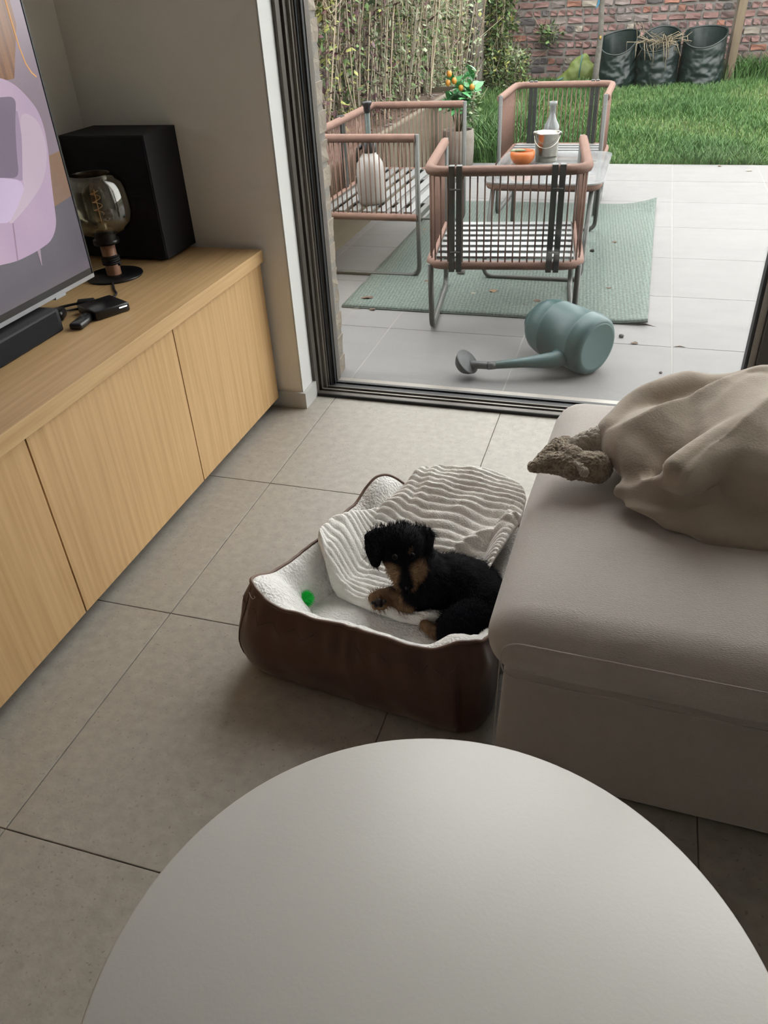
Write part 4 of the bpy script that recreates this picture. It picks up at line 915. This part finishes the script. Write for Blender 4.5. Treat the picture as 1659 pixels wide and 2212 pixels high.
MB().tube([(.10, -.10, .36), (.09, -.13, .26), (.08, -.15, .10)], .009, 6).build('strap', M['bagh'], lb); MB().tube([(-.26, -.08, .02), (-.2, -.10, .07), (-.12, -.12, .10)], .012, 6).build('strap', M['bagh'], lb)
M['straw'] = mat('dry_straw', (.1870, .1505, .0996), .8, var=.2)
r4 = random.Random(9); stx = MB()
for k in range(60):
    a = r4.uniform(-2.6, -.4); p = Vector((-.03+.24*math.cos(a)*r4.uniform(.5, 1), 11.57+.22*math.sin(a), LZ+.50+r4.uniform(-.02, .03))); q = p+Vector((r4.uniform(-.22, .22), r4.uniform(-.10, .05), r4.uniform(-.05, .10)))
    e = q+Vector((r4.uniform(-.08, .08), r4.uniform(-.06, 0), r4.uniform(-.16, .06))); stx.tube([p, q, e], [.0045, .004, .0025], 4)
for x, l in ((-.10, .24), (.05, .3), (.02, .2), (-.2, .18)): stx.tube([(x, 11.29, LZ+.50), (x+.02, 11.27, LZ+.40), (x+.03, 11.275, LZ+.50-l)], .004, 4)
for x in (-.28, -.2, -.24): stx.tube([(x, 11.5, LZ+.48), (x-.03, 11.48, LZ+.64), (x-.06, 11.47, LZ+.70)], .0035, 4)
so2 = stx.build('straw', M['straw']); tag(so2, 'tangle of dry straw spilling over the middle garden bag', 'straw', kind='stuff')
# raised bed with timber boards
M['board'] = mat('green_stained_timber', (.0859, .0722, .0464), .75, col2=(.0661, .0555, .0342), scale=5, stretch=(4, .4, 4), bump=.1)
M['board_t'] = mat('timber_edge', (.1383, .1178, .0844), .75, var=.1)
rbz = thing('raised_bed', 'long raised planting bed of olive timber boards behind the bench', 'raised bed', (-1.663, 5.25, P))
for k in range(2): B('board', M['board'], rbz, (0, -.02, .112+k*.224), (.036, 5.0, .222))
B('top_edge', M['board_t'], rbz, (.0, -.02, .452), (.040, 5.0, .012))
B('end_board', M['board'], rbz, (-.88, 2.48, .224), (1.76, .036, .448)); B('corner_post', M['board'], rbz, (-.01, 2.46, .23), (.07, .07, .48))
sv = []; 
for j in range(41):
    for i in range(15): x, y = -1.70+1.69*i/14, -2.5+4.96*j/40; sv.append((x, y, .40+.035*noise.noise(Vector((x*4, y*4, 0)))))
MB().add(sv, [(j*15+i, j*15+i+1, (j+1)*15+i+1, (j+1)*15+i) for j in range(40) for i in range(14)], 0, True).build('earth', M['soil'], rbz)
chips = MB(); cm_ = [mat('pale_wood_chip', (.1809, .1626, .1444), .8, var=.2), mat('brown_wood_chip', (.0783, .0517, .0334), .85, var=.2)]
for k in range(900):
    x, y = -r4.uniform(.04, 1.2), r4.uniform(-2.4, 2.4); chips.box((x, y, .415+.035*noise.noise(Vector((x*4, y*4, 0)))), (r4.uniform(.01, .035), r4.uniform(.01, .02), .006), Matrix.Rotation(r4.uniform(0, 6), 4, 'Z') @ Matrix.Rotation(r4.uniform(-.5, .5), 4, 'X'), int(r4.random() < .6))
tag(chips.build('bark_mulch', cm_, rbz, fix=False), kind='stuff')
# fence of grey boards closing the left side of the garden, and two old posts
M['fence'] = mat('weathered_fence_wood', (.0707, .0600, .0524), .85, col2=(.1026, .0904, .0813), scale=5, stretch=(6, 6, .3), bump=.15)
fe = thing('board_fence', 'weathered grey board fence behind the tall hedge', 'fence', (-3.55, 8.0, LZ))
fbm = MB().box((0, 0, 1.05), (.024, .142, 2.1)).mesh('board', M['fence'])
for k in range(60): link('board', fbm, fe, (r4.uniform(-.006, .006), -4.6+.15*k, r4.uniform(-.02, .02)))
for z in (.4, 1.6): B('rail', M['fence'], fe, (-.03, -.15, z), (.04, 9.0, .09))
def oldpost(label, x, y, w, h):
    t = thing('fence_post', label, 'post', (x, y, LZ), .3, 'old grey posts'); n = 10; v = []
    for k in range(9):
        for j in range(n): a = 2*PI*j/n; rr = w*(1+.18*noise.noise(Vector((math.cos(a)*2, math.sin(a)*2, k*.7+x*3)))); v.append((rr*math.cos(a)+.012*math.sin(k*.8), rr*math.sin(a), h*k/8))
    MB().add(v, [(k*n+j, k*n+(j+1) % n, (k+1)*n+(j+1) % n, (k+1)*n+j) for k in range(8) for j in range(n)]+[tuple(8*n+j for j in range(n))], 0, True).build('shaft', M['fence'], t)
    MB().tube([(w*.95, -w*.3, .1), (w*1.0, -w*.3, h*.5), (w*.9, -w*.3, h-.1)], [.012, .018, .012], 6).build('split_rib', mat('split_wood', (.1262, .0996, .0752), .8, var=.2), t)
oldpost('thick split grey post at the end of the hedge', -2.19, 11.0, .085, 2.2)
oldpost('darker grey post standing left of the thick split post', -2.62, 11.1, .10, 2.1)
oldpost('thin leaning stake beside the split grey post', -2.36, 10.9, .035, 2.0)
# tall hedge shrubs: bare upright canes with sparse leaves
cane = [mat('pale_cane', (.3374, .2827, .2006), .8, var=.2), mat('brown_cane', (.2006, .1505, .1049), .85, var=.2), mat('grey_cane', (.2736, .2417, .1915), .85, var=.2)]
lfm = {'g': mat('hedge_green_leaf', (.0922, .1578, .0456), .6, var=.2), 'y': mat('hedge_yellow_leaf', (.2362, .2498, .0593), .6, var=.2), 'r': mat('hedge_wine_leaf', (.0654, .0220, .0243), .6, var=.2), 'd': mat('hedge_dark_leaf', (.0327, .0714, .0243), .6, var=.2), 'p': mat('hedge_pale_leaf', (.1906, .2234, .1313), .6, var=.2)}
lkeys = list(lfm)
def leafquad(mb, p, l, w, mi, rr):
    d = Vector((rr.gauss(0, 1), rr.gauss(0, 1), rr.gauss(0, .6))).normalized(); u, k, _ = basis(d); mb.add([p, p+d*l*.5+u*w, p+d*l, p+d*l*.5-u*w+k*w*.3], [(0, 1, 2, 3)], mi)
def shrub(label, x, y, z0, n, h, spread, nl, mix, seed, cat='shrub', grp='tall hedge shrubs', lean=.18, leafsize=.045, z_leaf=(.05, 1.), name='tall_shrub'):
    rr = random.Random(seed); t = thing(name, label, cat, (x, y, z0), 0, grp); st = MB(); tips = []
    for k in range(n):
        a, q = rr.uniform(0, 2*PI), spread*math.sqrt(rr.random()); b = Vector((q*math.cos(a), q*math.sin(a)*1.25, 0)); hh = h*rr.uniform(.55, 1.05)
        e = b+Vector((rr.gauss(0, lean)*hh*.5, rr.gauss(0, lean)*hh*.5, hh)); m_ = b.lerp(e, .5)+Vector((rr.gauss(0, .03), rr.gauss(0, .03), 0)); r0 = rr.uniform(.003, .0065)
        st.tube([b, m_, e], [r0, r0*.8, r0*.35], 4, mi=rr.choice((0, 0, 1, 2)), cap=False); tips.append((b, m_, e))
        for s_ in range(2):
            tt = rr.uniform(.25, .95); p = (b*(1-tt)**2+m_*2*tt*(1-tt)+e*tt*tt); st.tube([p, p+Vector((rr.gauss(0, .12), rr.gauss(0, .12), rr.uniform(.05, .3)))], [.003, .0015], 3, mi=rr.choice((0, 1)), cap=False)
    st.v = [(q[0], min(q[1], 12.14-y), q[2]) for q in st.v]
    tag(st.build('cane_cluster', cane, t, fix=False), kind='stuff')
    lf_ = MB()
    for k in range(nl):
        b, m_, e = rr.choice(tips); tt = rr.uniform(*z_leaf); p = (b*(1-tt)**2+m_*2*tt*(1-tt)+e*tt*tt)+Vector((rr.gauss(0, .05), rr.gauss(0, .05), rr.gauss(0, .04)))
        l = leafsize*rr.uniform(.5, 1.2); leafquad(lf_, p, l, l*.32, lkeys.index(rr.choice(mix)), rr)
    lf_.v = [(q[0], min(q[1], 12.14-y), q[2]) for q in lf_.v]
    tag(lf_.build('foliage', [lfm[q] for q in lkeys], t, fix=False), kind='stuff'); return t
SOIL = P+.40
hl = [('wine-leaved hedge shrub nearest the pale brick pier', 'rrrryg'), ('yellow-leaved hedge shrub, second from the pale brick pier', 'yyyyggr'), ('mixed green and wine hedge shrub behind the bench back', 'ggryrd'),
      ('yellow and green hedge shrub above the sprayer', 'yygggp'), ('sparse wine-red hedge shrub in mid hedge', 'rrrgp'), ('leafy green hedge shrub low behind the bench corner', 'gggdgp'),
      ('pale-caned hedge shrub left of the citrus', 'ppgyr'), ('thin-leaved hedge shrub behind the citrus bush', 'ppggr'), ('grey-green hedge shrub before the dark old post', 'ppgdg'), ('last pale hedge shrub before the split grey post', 'pgprg')]
for k, (lb_, mix) in enumerate(hl):
    y = 4.75+k*.33; x = -2.10-.10*(k % 2)
    shrub(lb_, x, y, SOIL, 34, 1.9, .27, 1900 if k not in (5,) else 2600, mix, 100+k, leafsize=.052)
for k in range(6):
    shrub(['far rear hedge shrub with wine-red leaves by the fence', 'far rear hedge shrub with yellow-green leaves by the fence', 'rear hedge shrub of bare brown canes by the fence', 'rear hedge shrub with pale leaves by the fence', 'rear hedge shrub near the brick wall with green leaves', 'rear hedge shrub near the brick wall with mixed leaves'][k],
          -2.75+.10*(k % 2), 6.2+k*.82, SOIL if k < 2 else LZ+.02, 54, 2.2, .42, 1500, ['rrgy', 'yyg', 'rdgp', 'ppg', 'ggd', 'rgyp'][k], 200+k, leafsize=.055)
for k, (lb_, x, y, mix) in enumerate((('loose leafy shrub between the citrus and the old posts', -1.98, 8.35, 'pgpgr'), ('pale-stemmed shrub in front of the dark old post', -2.12, 9.1, 'pgpy'), ('wispy shrub close before the thick split post', -2.20, 9.9, 'ppgd'), ('low weedy shrub at the end of the raised bed', -1.80, 8.0, 'gdgp'))):
    shrub(lb_, x, y, LZ, 30 if k < 3 else 22, 2.0 if k < 3 else .6, .22, 1300, mix, 400+k, leafsize=.055)
# green climbers at the left end of the brick wall
shrub('dense green climber hanging on the left end of the brick wall', -2.02, 11.75, LZ, 30, 1.9, .20, 3200, 'gggddgy', 300, 'climber', 'green climbers', .10, .075, name='climbing_plant')
shrub('rounded yellow-green bush at the foot of the climber', -1.85, 11.45, LZ, 24, .55, .22, 1800, 'ggypgd', 301, 'shrub', 'green climbers', .25, .06, name='low_bush')
iv = shrub('small ivy sprig growing out of the brick wall', -1.45, 12.12, .40, 7, .22, .10, 160, 'ggd', 302, 'ivy', 'green climbers', .5, .075, name='ivy_sprig')
# litter on the terrace, each piece by itself
M['dry'] = mat('dry_brown_leaf', (.0844, .0517, .0304), .8, var=.3, scale=30); M['dry2'] = mat('tan_leaf', (.1809, .1087, .0600), .8, var=.2); M['stone'] = mat('grey_stone', (.0661, .0600, .0540), .9, var=.3, scale=40); M['pale'] = mat('pale_chip', (.2257, .2044, .1566), .8, var=.1)
def litter(kind, px, py, size, label, m, seed, rug_=True):
    z = P+(.009 if rug_ else .001); p = at(px, py, z); rr = random.Random(seed)
    if kind == 'leaf':
        n = 9; v = [(0, 0, .003)]+[(size*(.6+.4*rr.random())*math.cos(2*PI*k/n)*1.25, size*(.55+.45*rr.random())*math.sin(2*PI*k/n), .002+size*.35*rr.random()) for k in range(n)]
        o = MB().add(v+[(a, b, c+.0012) for a, b, c in v], [(0, k, k % n+1) for k in range(1, n+1)]+[(n+1, n+1+k % n+1, n+1+k) for k in range(1, n+1)], 0, True).build('dry_leaf', m, None, p, fix=False); c = 'leaf'
    elif kind == 'stone':
        bm = bmesh.new(); bmesh.ops.create_icosphere(bm, subdivisions=2, radius=size)
        for v in bm.verts: v.co *= 1+.35*noise.noise(v.co*(.7/size)+Vector((seed, 0, 0))); v.co.z = v.co.z*.75+size*.62
        o = link('stone', bm_mesh(bm, 'stone', m), None, p); c = 'stone'
    else:
        a = rr.uniform(-.4, .4); d = Vector((math.cos(a), math.sin(a), 0)); o = MB().tube([-d*size, Vector((0, size*.12, .003)), d*size], [.002, .0028, .0015], 5).build('twig', m, None, p); c = 'twig'
    tag(o, label, c, 'litter on the terrace')
for k, a in enumerate((('stone', 996, 592, .022, 'grey stone lying on the rug under the near chair', M['stone']), ('leaf', 1066, 631, .020, 'curled tan leaf on the rug below the near chair', M['dry2']), ('leaf', 1160, 652, .016, 'crumpled brown leaf on the rug right of the tan leaf', M['dry']),
    ('twig', 1130, 660, .045, 'thin brown twig on the rug before the watering can', M['dry']), ('leaf', 1328, 525, .018, 'brown leaf on the right part of the rug', M['dry']), ('stone', 1279, 545, .013, 'small black clod on the rug right of the near chair', mat('black_clod', (.0091, .0084, .0076), .9, var=.3)),
    ('twig', 1385, 564, .03, 'pale straw on the right rim of the rug', M['pale']), ('leaf', 1315, 624, .012, 'small brown leaf on the rug near the chair leg', M['dry']), ('leaf', 925, 610, .018, 'brown leaf on the rug left of the near chair', M['dry']),
    ('leaf', 793, 645, .028, 'dry grass clump on the near left corner of the rug', M['dry']), ('twig', 842, 583, .02, 'pale chip on the rug under the bench', M['pale']), ('twig', 880, 592, .03, 'brown twig on the rug beside the bench leg', M['dry']), ('leaf', 918, 497, .014, 'rust leaf on the rug behind the bench leg', M['dry2']),
    ('twig', 1172, 654, .012, 'short pale chip on the rug near the watering can', M['pale']), ('leaf', 1023, 635, .012, 'yellowish seed husk on the rug', M['pale']))): litter(*a, 400+k)
for k, a in enumerate((('stone', 1341, 729, .011, 'dark pebble on the paving right of the watering can', M['stone']), ('leaf', 1370, 743, .014, 'grey-brown leaf on the paving joint', M['dry']), ('twig', 1469, 750, .022, 'short dark twig on the paving by the white joint', M['dry']),
    ('twig', 1395, 703, .045, 'wispy root along the near right corner of the rug', M['dry']), ('twig', 770, 668, .03, 'pale splinter before the near left corner of the rug', M['pale']), ('leaf', 805, 670, .014, 'dark crumb of bark before the rug', M['dry']),
    ('leaf', 1536, 351, .02, 'orange leaf at the edge of the lawn', mat('orange_leaf', (.1961, .0752, .0304), .7, var=.1)), ('leaf', 1618, 370, .02, 'buff chip of wood on the far paving', M['pale']), ('leaf', 1555, 360, .015, 'brown leaf beside the orange leaf', M['dry2']), ('stone', 1427, 807, .006, 'tiny dark pebble on the near paving', M['stone']))): litter(*a, 500+k, False)
